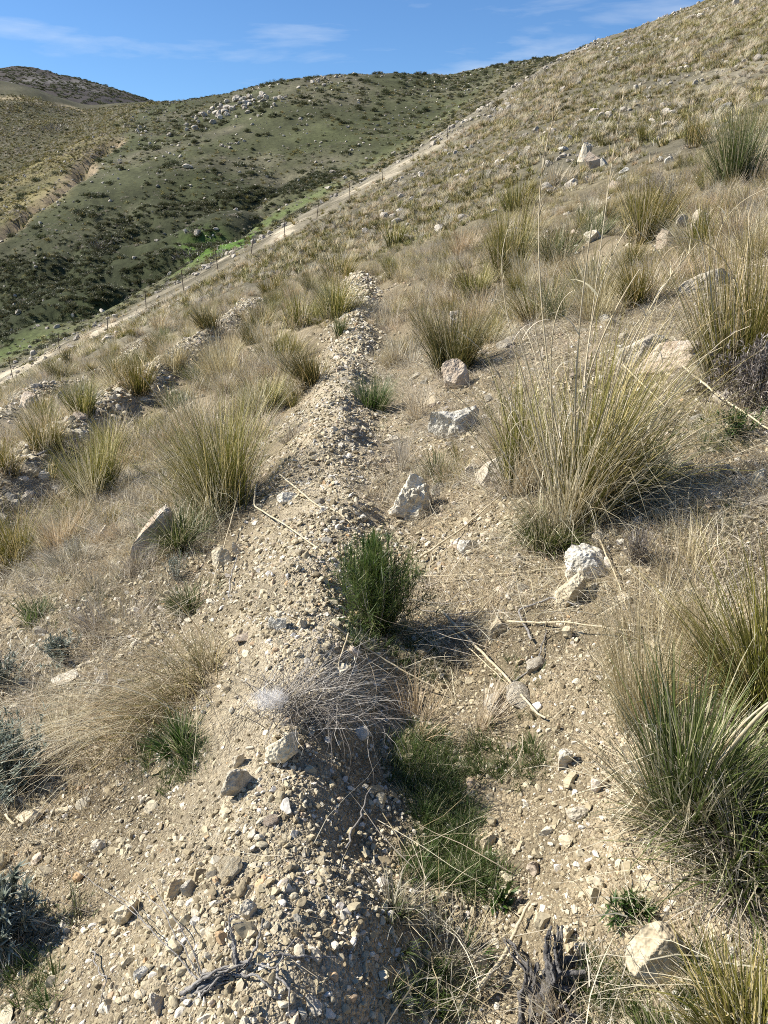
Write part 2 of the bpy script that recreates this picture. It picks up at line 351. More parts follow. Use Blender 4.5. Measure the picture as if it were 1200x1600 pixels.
def soil_material():
    m, n, l, b = new_mat('hillside_soil')
    geo = n.new('ShaderNodeNewGeometry'); pos = geo.outputs['Position']
    col = attr(n, 'Col').outputs['Color']; gw = attr(n, 'gravel').outputs['Fac']
    vor = n.new('ShaderNodeTexVoronoi'); vor.inputs['Scale'].default_value = 120; l.new(pos, vor.inputs['Vector'])
    grain = ramp(n, l, vor.outputs['Color'], [(0.0, (0.55, 0.50, 0.45)), (0.5, (1.0, 1.0, 1.0)), (1.0, (1.4, 1.38, 1.34))])
    c1 = mixc(n, l, gw, col, mixc(n, l, 1.0, col, grain, 'MULTIPLY'))
    fine = noise(n, l, 230, 1, 0.6, pos)
    mid = noise(n, l, 1.5, 7, 0.8, pos); c3 = mixc(n, l, 0.8, c1, ramp(n, l, mid, [(0.34, (0.50, 0.50, 0.48)), (0.66, (1.42, 1.40, 1.36))]), 'MULTIPLY')
    l.new(c3, b.inputs['Base Color']); b.inputs['Roughness'].default_value = 0.95; b.inputs['Specular IOR Level'].default_value = 0.1
    h = math_n(n, l, 'MULTIPLY', math_n(n, l, 'MULTIPLY', vor.outputs['Distance'], -0.5), gw)
    h = math_n(n, l, 'ADD', h, math_n(n, l, 'MULTIPLY', fine, 0.3))
    h = math_n(n, l, 'ADD', h, math_n(n, l, 'MULTIPLY', noise(n, l, 2.2, 5, 0.75, pos), 4.0))
    bu = n.new('ShaderNodeBump'); bu.inputs['Strength'].default_value = 0.9; bu.inputs['Distance'].default_value = 0.02
    l.new(h, bu.inputs['Height']); l.new(bu.outputs['Normal'], b.inputs['Normal'])
    return m

def rock_material(name, c_main, c_light, c_dark, lichen=0.4, scale=1.0):
    m, n, l, b = new_mat(name)
    tc = n.new('ShaderNodeTexCoord'); oi = n.new('ShaderNodeObjectInfo')
    off = n.new('ShaderNodeVectorMath'); off.operation = 'ADD'; l.new(tc.outputs['Object'], off.inputs[0])
    mul = n.new('ShaderNodeVectorMath'); mul.operation = 'SCALE'; mul.inputs[0].default_value = (37, 21, 53); l.new(oi.outputs['Random'], mul.inputs['Scale'])
    l.new(mul.outputs[0], off.inputs[1]); pos = off.outputs[0]
    a = noise(n, l, 5.5 * scale, 5, 0.7, pos)
    c = ramp(n, l, a, [(0.28, c_dark), (0.48, c_main), (0.7, c_light)])
    sp = noise(n, l, 55 * scale, 1, 0.7, pos); c = mixc(n, l, 0.55, c, ramp(n, l, sp, [(0.3, (0.55, 0.53, 0.50)), (0.65, (1.25, 1.25, 1.25))]), 'MULTIPLY')
    if lichen:
        li = noise(n, l, 9 * scale, 4, 0.75, pos); f = ramp(n, l, li, [(0.56 - 0.08 * lichen, (0, 0, 0)), (0.63 - 0.05 * lichen, (lichen,) * 3)])
        c = mixc(n, l, f, c, (0.62, 0.585, 0.51))
        l2 = noise(n, l, 14 * scale, 5, 0.7, pos); c = mixc(n, l, ramp(n, l, l2, [(0.63, (0, 0, 0)), (0.70, (0.6 * lichen,) * 3)]), c, (0.16, 0.155, 0.14))
    hs = n.new('ShaderNodeHueSaturation'); l.new(c, hs.inputs['Color'])
    l.new(math_n(n, l, 'ADD', math_n(n, l, 'MULTIPLY', oi.outputs['Random'], 0.5), 0.75), hs.inputs['Value'])
    l.new(hs.outputs['Color'], b.inputs['Base Color']); b.inputs['Roughness'].default_value = 0.9; b.inputs['Specular IOR Level'].default_value = 0.2
    h = math_n(n, l, 'ADD', math_n(n, l, 'MULTIPLY', a, 1.4), math_n(n, l, 'MULTIPLY', sp, 0.35))
    bu = n.new('ShaderNodeBump'); bu.inputs['Strength'].default_value = 0.8; bu.inputs['Distance'].default_value = 0.03 / scale
    l.new(h, bu.inputs['Height']); l.new(bu.outputs['Normal'], b.inputs['Normal'])
    return m

def gravel_material(name):
    m, n, l, b = new_mat(name); oi = n.new('ShaderNodeObjectInfo')
    c = ramp(n, l, oi.outputs['Random'], [(0.0, (0.20, 0.16, 0.10)), (0.14, (0.31, 0.25, 0.155)), (0.4, (0.43, 0.362, 0.235)), (0.65, (0.52, 0.445, 0.305)), (0.85, (0.60, 0.535, 0.41)), (0.93, (0.66, 0.61, 0.53)), (1.0, (0.50, 0.33, 0.17))])
    tc = n.new('ShaderNodeTexCoord'); sp = noise(n, l, 4.0, 2, 0.7, tc.outputs['Object'])
    c = mixc(n, l, 0.5, c, ramp(n, l, sp, [(0.3, (0.6, 0.58, 0.55)), (0.7, (1.25, 1.25, 1.25))]), 'MULTIPLY')
    l.new(c, b.inputs['Base Color']); b.inputs['Roughness'].default_value = 0.9; b.inputs['Specular IOR Level'].default_value = 0.2
    return m

def blade_material(name, low, mid, tip, dry, dryness=0.35, trans=0.4):
    """leaf blades: colour runs from base to tip; a share of the blades (tint) is dead straw"""
    m, n, l, b = new_mat(name)
    al = attr(n, 'along').outputs['Fac']; ti = attr(n, 'tint').outputs['Fac']; oi = n.new('ShaderNodeObjectInfo')
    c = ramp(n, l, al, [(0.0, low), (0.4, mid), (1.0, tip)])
    f = ramp(n, l, ti, [(1.0 - dryness - 0.12, (0, 0, 0)), (1.0 - dryness + 0.12, (1, 1, 1))])
    c = mixc(n, l, f, c, dry)
    v = math_n(n, l, 'ADD', math_n(n, l, 'MULTIPLY', ti, 0.5), 0.72)
    hs = n.new('ShaderNodeHueSaturation'); l.new(c, hs.inputs['Color']); l.new(v, hs.inputs['Value'])
    l.new(math_n(n, l, 'ADD', math_n(n, l, 'MULTIPLY', oi.outputs['Random'], 0.03), 0.485), hs.inputs['Hue'])
    l.new(hs.outputs['Color'], b.inputs['Base Color']); b.inputs['Roughness'].default_value = 0.5; b.inputs['Specular IOR Level'].default_value = 0.35
    tr = n.new('ShaderNodeBsdfTranslucent'); l.new(hs.outputs['Color'], tr.inputs['Color'])
    mx = n.new('ShaderNodeMixShader'); mx.inputs['Fac'].default_value = trans
    l.new(b.outputs[0], mx.inputs[1]); l.new(tr.outputs[0], mx.inputs[2]); l.new(mx.outputs[0], n['Material Output'].inputs['Surface'])
    return m

def plain_material(name, c1, c2, scale=20, rough=0.8, bump=0.3, stretch=None):
    m, n, l, b = new_mat(name)
    tc = n.new('ShaderNodeTexCoord'); mp = n.new('ShaderNodeMapping'); l.new(tc.outputs['Object'], mp.inputs['Vector'])
    if stretch: mp.inputs['Scale'].default_value = stretch
    a = noise(n, l, scale, 6, 0.7, mp.outputs[0])
    l.new(ramp(n, l, a, [(0.3, c1), (0.7, c2)]), b.inputs['Base Color']); b.inputs['Roughness'].default_value = rough
    b.inputs['Specular IOR Level'].default_value = 0.25
    bu = n.new('ShaderNodeBump'); bu.inputs['Strength'].default_value = bump; bu.inputs['Distance'].default_value = 0.01
    l.new(a, bu.inputs['Height']); l.new(bu.outputs['Normal'], b.inputs['Normal'])
    return m

M = {}
M['soil'] = soil_material()
M['rock'] = rock_material('pale_limestone', (0.47, 0.405, 0.30), (0.60, 0.54, 0.43), (0.29, 0.235, 0.165), 0.35)
M['white_rock'] = rock_material('lichened_limestone', (0.52, 0.475, 0.385), (0.66, 0.61, 0.51), (0.27, 0.235, 0.18), 0.6)
M['pink_rock'] = rock_material('pinkish_limestone', (0.47, 0.375, 0.275), (0.58, 0.495, 0.385), (0.32, 0.23, 0.155), 0.3)
M['ochre_rock'] = rock_material('ochre_limestone', (0.55, 0.46, 0.31), (0.68, 0.60, 0.44), (0.34, 0.25, 0.15), 0.15)
M['knobbly'] = rock_material('pitted_conglomerate', (0.55, 0.49, 0.37), (0.66, 0.60, 0.49), (0.18, 0.15, 0.11), 0.2, 2.2)
M['far_rock'] = rock_material('hill_limestone', (0.47, 0.41, 0.325), (0.57, 0.505, 0.41), (0.27, 0.22, 0.17), 0.3, 0.3)
M['pebble'] = gravel_material('gravel_stone')
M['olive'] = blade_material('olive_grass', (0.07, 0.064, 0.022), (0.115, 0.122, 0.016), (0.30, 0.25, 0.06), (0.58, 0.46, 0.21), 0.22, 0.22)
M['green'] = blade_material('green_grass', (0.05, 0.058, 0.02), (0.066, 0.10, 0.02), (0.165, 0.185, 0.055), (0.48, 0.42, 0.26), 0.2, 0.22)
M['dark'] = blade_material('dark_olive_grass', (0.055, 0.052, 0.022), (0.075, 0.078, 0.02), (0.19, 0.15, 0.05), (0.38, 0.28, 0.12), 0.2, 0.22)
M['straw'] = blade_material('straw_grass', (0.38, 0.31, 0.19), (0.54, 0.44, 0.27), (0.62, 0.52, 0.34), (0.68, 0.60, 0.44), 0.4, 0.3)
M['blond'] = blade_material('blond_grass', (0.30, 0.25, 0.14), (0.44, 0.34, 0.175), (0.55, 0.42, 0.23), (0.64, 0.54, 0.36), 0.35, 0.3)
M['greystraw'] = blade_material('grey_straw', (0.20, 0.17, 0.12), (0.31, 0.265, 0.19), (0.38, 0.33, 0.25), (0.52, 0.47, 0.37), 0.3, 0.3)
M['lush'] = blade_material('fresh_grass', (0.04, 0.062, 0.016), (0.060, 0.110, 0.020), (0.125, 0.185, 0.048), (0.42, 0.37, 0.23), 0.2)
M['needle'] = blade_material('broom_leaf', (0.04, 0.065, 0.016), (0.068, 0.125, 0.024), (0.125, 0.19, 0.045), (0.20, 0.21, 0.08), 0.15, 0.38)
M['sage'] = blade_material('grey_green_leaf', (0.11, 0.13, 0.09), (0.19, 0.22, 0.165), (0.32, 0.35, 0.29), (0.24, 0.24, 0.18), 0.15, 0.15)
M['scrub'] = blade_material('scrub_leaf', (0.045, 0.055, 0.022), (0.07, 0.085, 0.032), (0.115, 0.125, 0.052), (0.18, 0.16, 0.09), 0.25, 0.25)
M['twig'] = blade_material('grey_twig', (0.10, 0.08, 0.065), (0.165, 0.138, 0.112), (0.235, 0.20, 0.165), (0.36, 0.32, 0.27), 0.2, 0.03)
M['fluff'] = blade_material('white_fluff', (0.86, 0.83, 0.78), (0.90, 0.87, 0.82), (0.90, 0.88, 0.84), (0.90, 0.88, 0.84), 0.1, 0.5)
M['cane'] = plain_material('dry_cane', (0.42, 0.33, 0.19), (0.62, 0.54, 0.38), 30, 0.55, 0.15, (1, 1, 1))
M['deadwood'] = plain_material('weathered_wood', (0.13, 0.115, 0.10), (0.42, 0.39, 0.35), 45, 0.85, 0.9)
M['char'] = plain_material('blackened_wood', (0.022, 0.02, 0.018), (0.26, 0.24, 0.22), 60, 0.8, 1.0)
M['post'] = plain_material('rusty_post', (0.035, 0.028, 0.024), (0.09, 0.06, 0.045), 9, 0.8, 0.2)

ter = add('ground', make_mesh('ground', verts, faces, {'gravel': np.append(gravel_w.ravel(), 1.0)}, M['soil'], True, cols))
tag(ter, kind='structure')

# ------------------------------------------------------------------ shape builders
def blade_arrays(base, az, lean, length, droop, width, seg, tint, kink=0.0, rg=rng, broken=0.0):
    n = len(az); t = np.linspace(0, 1, seg + 1)
    phi = lean[:, None] + droop[:, None] * t[None, :] ** 1.3
    if broken:
        bk = rg.random(n) < broken; tb = rg.uniform(0.25, 0.85, n); phi = phi + (bk[:, None] & (t[None, :] > tb[:, None])) * rg.uniform(0.7, 2.0, n)[:, None]
    a2 = az[:, None] + kink * np.cumsum(rg.normal(0, 1, (n, seg + 1)), 1) / math.sqrt(seg + 1)
    st = (length / seg)[:, None]
    dx = np.sin(phi) * np.cos(a2) * st; dy = np.sin(phi) * np.sin(a2) * st; dz = np.cos(phi) * st
    P = np.zeros((n, seg + 1, 3)); 
    for k, d in enumerate((dx, dy, dz)): P[:, 1:, k] = np.cumsum(d[:, :-1], 1)
    P += base[:, None, :]
    sa = az + np.pi / 2 + rg.normal(0, 0.5, n)
    S = np.stack([np.cos(sa), np.sin(sa), rg.normal(0, 0.25, n)], -1); S /= np.linalg.norm(S, axis=1)[:, None]
    w = width[:, None] * (1 - 0.88 * t[None, :] ** 1.6) * 0.5
    A = P - S[:, None, :] * w[..., None]; B = P + S[:, None, :] * w[..., None]
    V = np.stack([A, B], 2).reshape(-1, 3)
    k = (np.arange(n) * (seg + 1) * 2)[:, None] + (np.arange(seg) * 2)[None, :]
    F = np.stack([k, k + 1, k + 3, k + 2], -1).reshape(-1, 4)
    al = np.repeat(np.tile(t, (n, 1)).reshape(-1), 2); ti = np.repeat(tint, (seg + 1) * 2)
    return V, F, al, ti
def join(parts):
    V = []; F = []; al = []; ti = []; o = 0
    for v, f, a, t in parts: V.append(v); F.append(f + o); al.append(a); ti.append(t); o += len(v)
    return np.vstack(V), np.vstack(F), np.concatenate(al), np.concatenate(ti)
def blade_mesh(name, mat, parts):
    V, F, al, ti = join(parts); return make_mesh(name, V, F, {'along': al, 'tint': ti}, mat, True)

def tuft_blades(n, rad, h, spread=0.55, droop=0.7, width=0.004, seg=4, bias=None, bias_amt=0.0, rg=rng, up=0.0, broken=0.06):
    """blades fanning from several shoots inside a crown of radius rad; h is blade length; bias = azimuth the clump leans to"""
    k = max(3, min(14, n // 45)); sq = np.sqrt(rg.random(k)); sa = rg.random(k) * 2 * np.pi
    sh = 0.62 + 0.42 * rg.random(k); stilt = sq * spread * 0.85 * (0.6 + 0.8 * rg.random(k)); sdir = sa + rg.normal(0, 0.5, k)
    ii = rg.integers(k, size=n); aa = rg.random(n) * 2 * np.pi; rr = np.abs(rg.normal(0, 0.22, n)) * rad
    base = np.stack([sq[ii] * rad * np.cos(sa[ii]) + rr * np.cos(aa), sq[ii] * rad * np.sin(sa[ii]) + rr * np.sin(aa), np.full(n, -0.02)], -1)
    l0 = np.abs(rg.normal(0, spread * 0.52, n)) + up
    vx = np.cos(aa) * np.sin(l0) + np.cos(sdir[ii]) * np.sin(stilt[ii]); vy = np.sin(aa) * np.sin(l0) + np.sin(sdir[ii]) * np.sin(stilt[ii])
    if bias is not None: vx = vx + math.cos(bias) * bias_amt; vy = vy + math.sin(bias) * bias_amt
    az = np.arctan2(vy, vx); lean = np.arctan2(np.hypot(vx, vy), np.maximum(np.cos(l0), 0.25))
    L = h * sh[ii] * (0.35 + 0.65 * rg.random(n) ** 0.55)
    return blade_arrays(base, az, lean, L, np.abs(rg.normal(droop, droop * 0.6, n)) * (0.4 + 1.2 * rg.random(n) ** 2), width * (0.55 + 0.7 * rg.random(n)), seg, rg.random(n), 0.30, rg, broken)

def tube(points, radii, sides=6, cap=True):
    P = np.asarray(points, float); r = np.asarray(radii, float); n = len(P)
    T = np.gradient(P, axis=0); T /= np.linalg.norm(T, axis=1)[:, None] + 1e-9
    ref = np.array([0.31, 0.2, 0.93]); U = np.cross(T, ref); U /= np.linalg.norm(U, axis=1)[:, None] + 1e-9; W = np.cross(T, U)
    a = np.arange(sides) / sides * 2 * np.pi
    V = (P[:, None, :] + r[:, None, None] * (np.cos(a)[None, :, None] * U[:, None, :] + np.sin(a)[None, :, None] * W[:, None, :])).reshape(-1, 3)
    i = (np.arange(n - 1) * sides)[:, None]; j = np.arange(sides)[None, :]; j2 = (j + 1) % sides
    F = np.stack([i + j, i + j2, i + sides + j2, i + sides + j], -1).reshape(-1, 4)
    return V, F
def tubes_mesh(name, mat, lst):
    V = []; F = []; o = 0
    for v, f in lst: V.append(v); F.append(f + o); o += len(v)
    return make_mesh(name, np.vstack(V), np.vstack(F), None, mat, True)

_ico = {}
def icosphere(sub):
    if sub in _ico: return _ico[sub]
    g = (1 + 5 ** 0.5) / 2
    v = [(-1, g, 0), (1, g, 0), (-1, -g, 0), (1, -g, 0), (0, -1, g), (0, 1, g), (0, -1, -g), (0, 1, -g), (g, 0, -1), (g, 0, 1), (-g, 0, -1), (-g, 0, 1)]
    f = [(0, 11, 5), (0, 5, 1), (0, 1, 7), (0, 7, 10), (0, 10, 11), (1, 5, 9), (5, 11, 4), (11, 10, 2), (10, 7, 6), (7, 1, 8), (3, 9, 4), (3, 4, 2), (3, 2, 6), (3, 6, 8), (3, 8, 9), (4, 9, 5), (2, 4, 11), (6, 2, 10), (8, 6, 7), (9, 8, 1)]
    v = [np.array(p, float) / np.linalg.norm(p) for p in v]
    for _ in range(sub):
        mid = {}; nf = []
        def m(a, b):
            k = (min(a, b), max(a, b))
            if k not in mid: p = v[a] + v[b]; v.append(p / np.linalg.norm(p)); mid[k] = len(v) - 1
            return mid[k]
        for a, b, c in f:
            ab, bc, ca = m(a, b), m(b, c), m(c, a); nf += [(a, ab, ca), (b, bc, ab), (c, ca, bc), (ab, bc, ca)]
        f = nf
    _ico[sub] = (np.array(v), np.array(f)); return _ico[sub]
def rock_mesh(name, seed, dims=(1, 1, 1), sub=3, planes=11, rough=0.06, cut=(0.5, 0.85), mat=None, smooth=False):
    rg = np.random.default_rng(seed); v, f = icosphere(sub); v = v.copy()
    for _ in range(planes):
        nrm = rg.normal(size=3); nrm /= np.linalg.norm(nrm); d = rg.uniform(*cut)
        v -= nrm[None] * np.maximum(0, v @ nrm - d)[:, None]
    k = np.linalg.norm(v, axis=1)[:, None]
    v = v * (1 + rough * vnoise3(v * 3.1 + seed % 97, seed)[:, None] + rough * 0.6 * vnoise3(v * 7.7 + seed % 31, seed + 1)[:, None] + rough * 0.35 * vnoise3(v * 17 + seed % 13, seed + 2)[:, None])
    v = v / np.abs(v).max(0) * 0.5 * np.array(dims)
    return make_mesh(name, v, f, None, mat, smooth)

def gn_scatter(name, pts, rot, scl, pick, protos, label, cat=None, kind='stuff'):
    """uncountable stuff: many small copies of a few source meshes"""
    me = bpy.data.meshes.new(name); me.vertices.add(len(pts)); me.vertices.foreach_set('co', np.asarray(pts, np.float32).ravel())
    me.attributes.new('rot', 'FLOAT_VECTOR', 'POINT').data.foreach_set('vector', np.asarray(rot, np.float32).ravel())
    me.attributes.new('scl', 'FLOAT_VECTOR', 'POINT').data.foreach_set('vector', np.asarray(scl, np.float32).ravel())
    me.attributes.new('pick', 'INT', 'POINT').data.foreach_set('value', np.asarray(pick, np.int32))
    o = add(name, me)
    coll = bpy.data.collections.new(name + '_source')
    for k, pm in enumerate(protos):
        po = bpy.data.objects.new('%s_source_%02d' % (name, k), pm); coll.objects.link(po)
    ng = bpy.data.node_groups.new(name, 'GeometryNodeTree')
    ng.interface.new_socket('Geometry', in_out='INPUT', socket_type='NodeSocketGeometry'); ng.interface.new_socket('Geometry', in_out='OUTPUT', socket_type='NodeSocketGeometry')
    n = ng.nodes; l = ng.links; gi = n.new('NodeGroupInput'); go = n.new('NodeGroupOutput')
    ci = n.new('GeometryNodeCollectionInfo'); ci.inputs['Collection'].default_value = coll
    ci.inputs['Separate Children'].default_value = True; ci.inputs['Reset Children'].default_value = True
    ip = n.new('GeometryNodeInstanceOnPoints'); ip.inputs['Pick Instance'].default_value = True
    def na(nm, dt):
        a = n.new('GeometryNodeInputNamedAttribute'); a.data_type = dt; a.inputs['Name'].default_value = nm; return a.outputs['Attribute']
    er = n.new('FunctionNodeEulerToRotation'); l.new(na('rot', 'FLOAT_VECTOR'), er.inputs[0])
    l.new(gi.outputs[0], ip.inputs['Points']); l.new(ci.outputs[0], ip.inputs['Instance']); l.new(na('pick', 'INT'), ip.inputs['Instance Index'])
    l.new(er.outputs[0], ip.inputs['Rotation']); l.new(na('scl', 'FLOAT_VECTOR'), ip.inputs['Scale']); l.new(ip.outputs[0], go.inputs[0])
    md = o.modifiers.new('scatter', 'NODES'); md.node_group = ng
    tag(o, label, cat, None, kind); return o
# ------------------------------------------------------------------ rocks one can pick out
rock_no = [0]; rock_feet = []
def rock(px, py, w, h, label, mat='rock', deep=0.8, tilt=(0, 0), rz=None, sink=0.40, sub=4, planes=10, rough=0.07, cut=(0.36, 0.8), seed=None, group=None, name='rock', wz=None):
    """px, py: middle of the stone's foot in the photograph; w, h: its size there in pixels"""
    rock_no[0] += 1; sd = seed if seed is not None else 1000 + rock_no[0] * 7
    g = ground(px, py); dep = cam_depth(g); W = w * dep / FPX; H = (wz if wz else h) * dep / FPX * 1.12 / (1 - sink)
    me = rock_mesh(name, sd, (W * 1.05, W * deep, H), sub, planes, rough, cut, M[mat])
    o = add(name, me, None, (g[0], g[1] + W * deep * 0.35, g[2] + H * (0.5 - sink)), (R(tilt[0]), R(tilt[1]), R(rz if rz is not None else (sd * 37) % 70 - 35)))
    rock_feet.append((g[0], g[1] + W * deep * 0.35, W)); tag(o, label, 'rock', group); return o

rock(716, 682, 84, 50, 'white lichen-covered boulder beside the tallest grass clump', 'white_rock', 0.8, (0, -12), 10, sub=4, rough=0.11, cut=(0.5, 0.85), planes=8, seed=77)
rock(646, 812, 80, 62, 'knobbly pitted boulder behind the bright green bush', 'knobbly', 0.85, (0, 0), 5, sub=4, rough=0.2, cut=(0.62, 0.9))
rock(922, 902, 92, 40, 'white rounded rock in front of the tallest grass clump', 'white_rock', 0.8, (0, -6), -8, cut=(0.45, 0.85), sub=4, rough=0.10, planes=8)
rock(896, 942, 52, 40, 'tan square block just below the white rounded rock', 'ochre_rock', 0.8, (10, 5), 20, planes=8)
rock(1045, 584, 150, 40, 'big pinkish cracked boulder half hidden by grass', 'pink_rock', 0.75, (0, -13), -10, planes=7, cut=(0.3, 0.7), seed=4242)
rock(1010, 562, 95, 30, 'pale flat slab leaning on the big pinkish boulder', 'rock', 0.5, (0, -24), -8, planes=8)
rock(1105, 452, 86, 36, 'rock with dark shaded end above the pinkish boulder', 'rock', 0.7, (0, -14), -14)
rock(222, 880, 66, 118, 'tall pinkish slab leaning behind the large olive clump', 'pink_rock', 0.6, (-14, 30), 20, planes=8, sink=0.42, wz=85)
rock(163, 1105, 48, 55, 'pale upright slab among drooping blond grass', 'rock', 0.5, (-18, 10), 24, planes=8, wz=70, sink=0.15)
rock(1028, 1545, 82, 120, 'big pale triangular slab at the lower right', 'ochre_rock', 0.8, (-14, 4), 12, planes=8, wz=90, sink=0.2, rough=0.03)
rock(343, 888, 38, 28, 'smooth cream stone on the bank beside a forked twig', 'ochre_rock', 0.8, sub=3, planes=8)
rock(368, 868, 23, 20, 'small round cream stone touching the smooth cream stone', 'ochre_rock', 0.9, planes=8)
rock(449, 785, 40, 14, 'flat grey slate lying at the foot of the olive clump', 'white_rock', 0.6, (0, 5), 12, planes=7, sink=0.3)
rock(442, 1198, 56, 52, 'brown block holding up the grey dry bush', 'ochre_rock', 0.9, (5, 5), 14, planes=9, sink=0.18)
rock(428, 1102, 46, 20, 'pale stone under the white fluff', 'rock', 0.9, planes=8)
rock(779, 992, 44, 34, 'cream angular stone where dry canes cross', 'ochre_rock', 0.8, (10, -12), 25, planes=8)
rock(372, 1245, 50, 40, 'long pale stone below the brown block', 'rock', 0.6, (0, -30), 20, planes=9)
rock(372, 1200, 24, 26, 'small upright pale stone beside the brown block', 'rock', 0.8)
rock(156, 1330, 30, 44, 'long narrow cream stone on the gravelly bank', 'rock', 0.6, (-20, 0), 35, planes=8, wz=16)
rock(198, 1442, 44, 32, 'brown brick-shaped stone with a dark shaded face', 'ochre_rock', 0.6, (0, -16), 30, planes=7, sink=0.12)
rock(296, 1402, 30, 26, 'pale wedge stone touching an ochre clod on the bank', 'rock', 0.7, (0, -12), 35)
rock(270, 1406, 38, 24, 'ochre crumbly clod beside the pale wedge stone', 'ochre_rock', 0.8, rough=0.14)
rock(390, 1436, 32, 26, 'pale angular stone above the weathered branch', 'rock', 0.7)
rock(217, 1532, 28, 34, 'white upright flake near the bottom of the bank', 'white_rock', 0.5, (-10, 8), 10, wz=22)
rock(243, 1582, 32, 24, 'pale flat stone at the bottom edge of the picture', 'rock', 0.8)
rock(750, 1520, 36, 34, 'diamond-shaped cream slab beside the thick dead stick', 'ochre_rock', 0.5, (-25, 0), 40, planes=7, wz=22)
rock(885, 1200, 34, 40, 'pale upright stone casting a dark shadow left of the green clump', 'rock', 0.6, (0, 16), 10, wz=26)
rock(712, 608, 46, 40, 'tan block under the dark olive clump', 'pink_rock', 0.8, (0, -10), 14)
rock(715, 517, 34, 26, 'pale rock showing through the olive clump behind', 'rock', 0.8)
rock(771, 748, 54, 38, 'tan rock beside the white lichen-covered boulder', 'rock', 0.8, (0, -8))
rock(812, 742, 36, 24, 'low pale rock at the foot of the tallest clump', 'rock', 0.8)
rock(742, 742, 30, 14, 'small flat tan stone left of the tan rock', 'rock', 0.8)
rock(1135, 745, 44, 18, 'ochre flat stone on bare soil near the right edge', 'ochre_rock', 0.8)
rock(1192, 762, 30, 26, 'ochre stone cut by the right edge of the picture', 'ochre_rock', 0.8)
rock(812, 882, 24, 22, 'cream stone left of the white rounded rock', 'rock', 0.8)
rock(735, 862, 38, 18, 'grey-white flat stone on the cut slope', 'white_rock', 0.7, (0, -14))
rock(972, 948, 32, 22, 'tan cube-like stone right of the tan square block', 'ochre_rock', 0.9)
rock(935, 846, 24, 16, 'small cream stone above the white rounded rock', 'rock', 0.9)
rock(608, 694, 34, 10, 'low pale stone in the trench above the knobbly boulder', 'rock', 0.8)
rock(912, 252, 24, 26, 'upright pale rock on the skyline of the near slope', 'rock', 0.8, (0, 6), 10)
rock(930, 262, 26, 24, 'leaning pinkish rock beside the upright pale rock', 'pink_rock', 0.8, (0, -20), 0)
rock(944, 260, 15, 12, 'small white stone beside the leaning pinkish rock', 'white_rock', 0.8)
rock(974, 276, 20, 13, 'white boulder, upper one of a stacked pair', 'white_rock', 0.9, sink=0.05)
rock(974, 286, 22, 12, 'white boulder, lower one of a stacked pair', 'white_rock', 0.9)
rock(965, 298, 26, 14, 'pinkish flat rock below the stacked pair', 'pink_rock', 0.8)
rock(1093, 357, 40, 26, 'pale boulder below the dark green clump', 'rock', 0.8)
rock(1066, 356, 24, 18, 'dark-sided boulder left of the pale boulder', 'rock', 0.8, (0, -14))
rock(1043, 386, 36, 28, 'pinkish upright boulder left of the bare slope', 'pink_rock', 0.8)
rock(1100, 384, 26, 16, 'small pale stone in dry grass below the pale boulder', 'rock', 0.8)
rock(941, 360, 24, 26, 'orange-tinted boulder above the tallest grass clump', 'ochre_rock', 0.8)
rock(926, 378, 28, 18, 'pale stone below the orange-tinted boulder', 'rock', 0.8)
rock(1047, 254, 16, 9, 'small white stone on the bare upper slope', 'white_rock', 0.8)
rock(1033, 252, 10, 8, 'tiny white stone on the bare upper slope', 'white_rock', 0.8)
rock(1130, 300, 18, 14, 'white flake beside the dark green clump', 'white_rock', 0.5, (0, -30))
rock(44, 640, 40, 24, 'rounded pinkish boulder in blond grass at the left', 'pink_rock', 0.8, cut=(0.65, 0.9))
rock(100, 634, 34, 20, 'broken pale rock right of the rounded pinkish boulder', 'rock', 0.8)
rock(42, 790, 20, 16, 'square white stone on the lower bank at the left edge', 'white_rock', 0.9, planes=7)
rock(20, 800, 22, 22, 'pale stone at the left edge beside the square white stone', 'rock', 0.9, planes=7)
rock(65, 752, 22, 14, 'white stone on the lower bank below a dead branch', 'white_rock', 0.6, (0, 20))
rock(160, 842, 20, 26, 'pale stone between the yellow-green tuft and the pinkish slab', 'rock', 0.8)
rock(100, 1070, 44, 16, 'low tan stone near the small grey-green bush', 'rock', 0.8)
rock(42, 1288, 44, 18, 'cream flat stone below the grey-green shrub', 'ochre_rock', 0.8)
rock(98, 1450, 20, 26, 'white flake beside the silver-leaved shrub', 'white_rock', 0.5, (-16, 0), wz=12)
rock(490, 1500, 30, 40, 'tan upright stone in the shaded trench side', 'rock', 0.7, (0, 10), wz=26)
rock(490, 1590, 34, 24, 'grey stone in the deep shade of the trench side', 'rock', 0.8)
rock(885, 1478, 34, 26, 'ochre stone behind the blackened stump', 'ochre_rock', 0.7, (0, -20))
rock(905, 1492, 30, 18, 'white stone beside the blackened stump', 'white_rock', 0.8)
rock(836, 1370, 26, 18, 'pink stone on fine gravel below the green grass', 'pink_rock', 0.8)
rock(765, 1328, 30, 18, 'ochre stone at the edge of the green grass', 'ochre_rock', 0.8)
rock(905, 1282, 44, 14, 'tan flat stone at the foot of the right green clump', 'rock', 0.8)
rock(425, 984, 20, 20, 'white narrow stone on the bank beside a grey pebble', 'white_rock', 0.6, (0, 6))
rock(440, 985, 26, 18, 'grey lumpy stone on the bank', 'white_rock', 0.8, rough=0.14)
rock(470, 982, 22, 16, 'tan cracked stone on the bank', 'ochre_rock', 0.8)

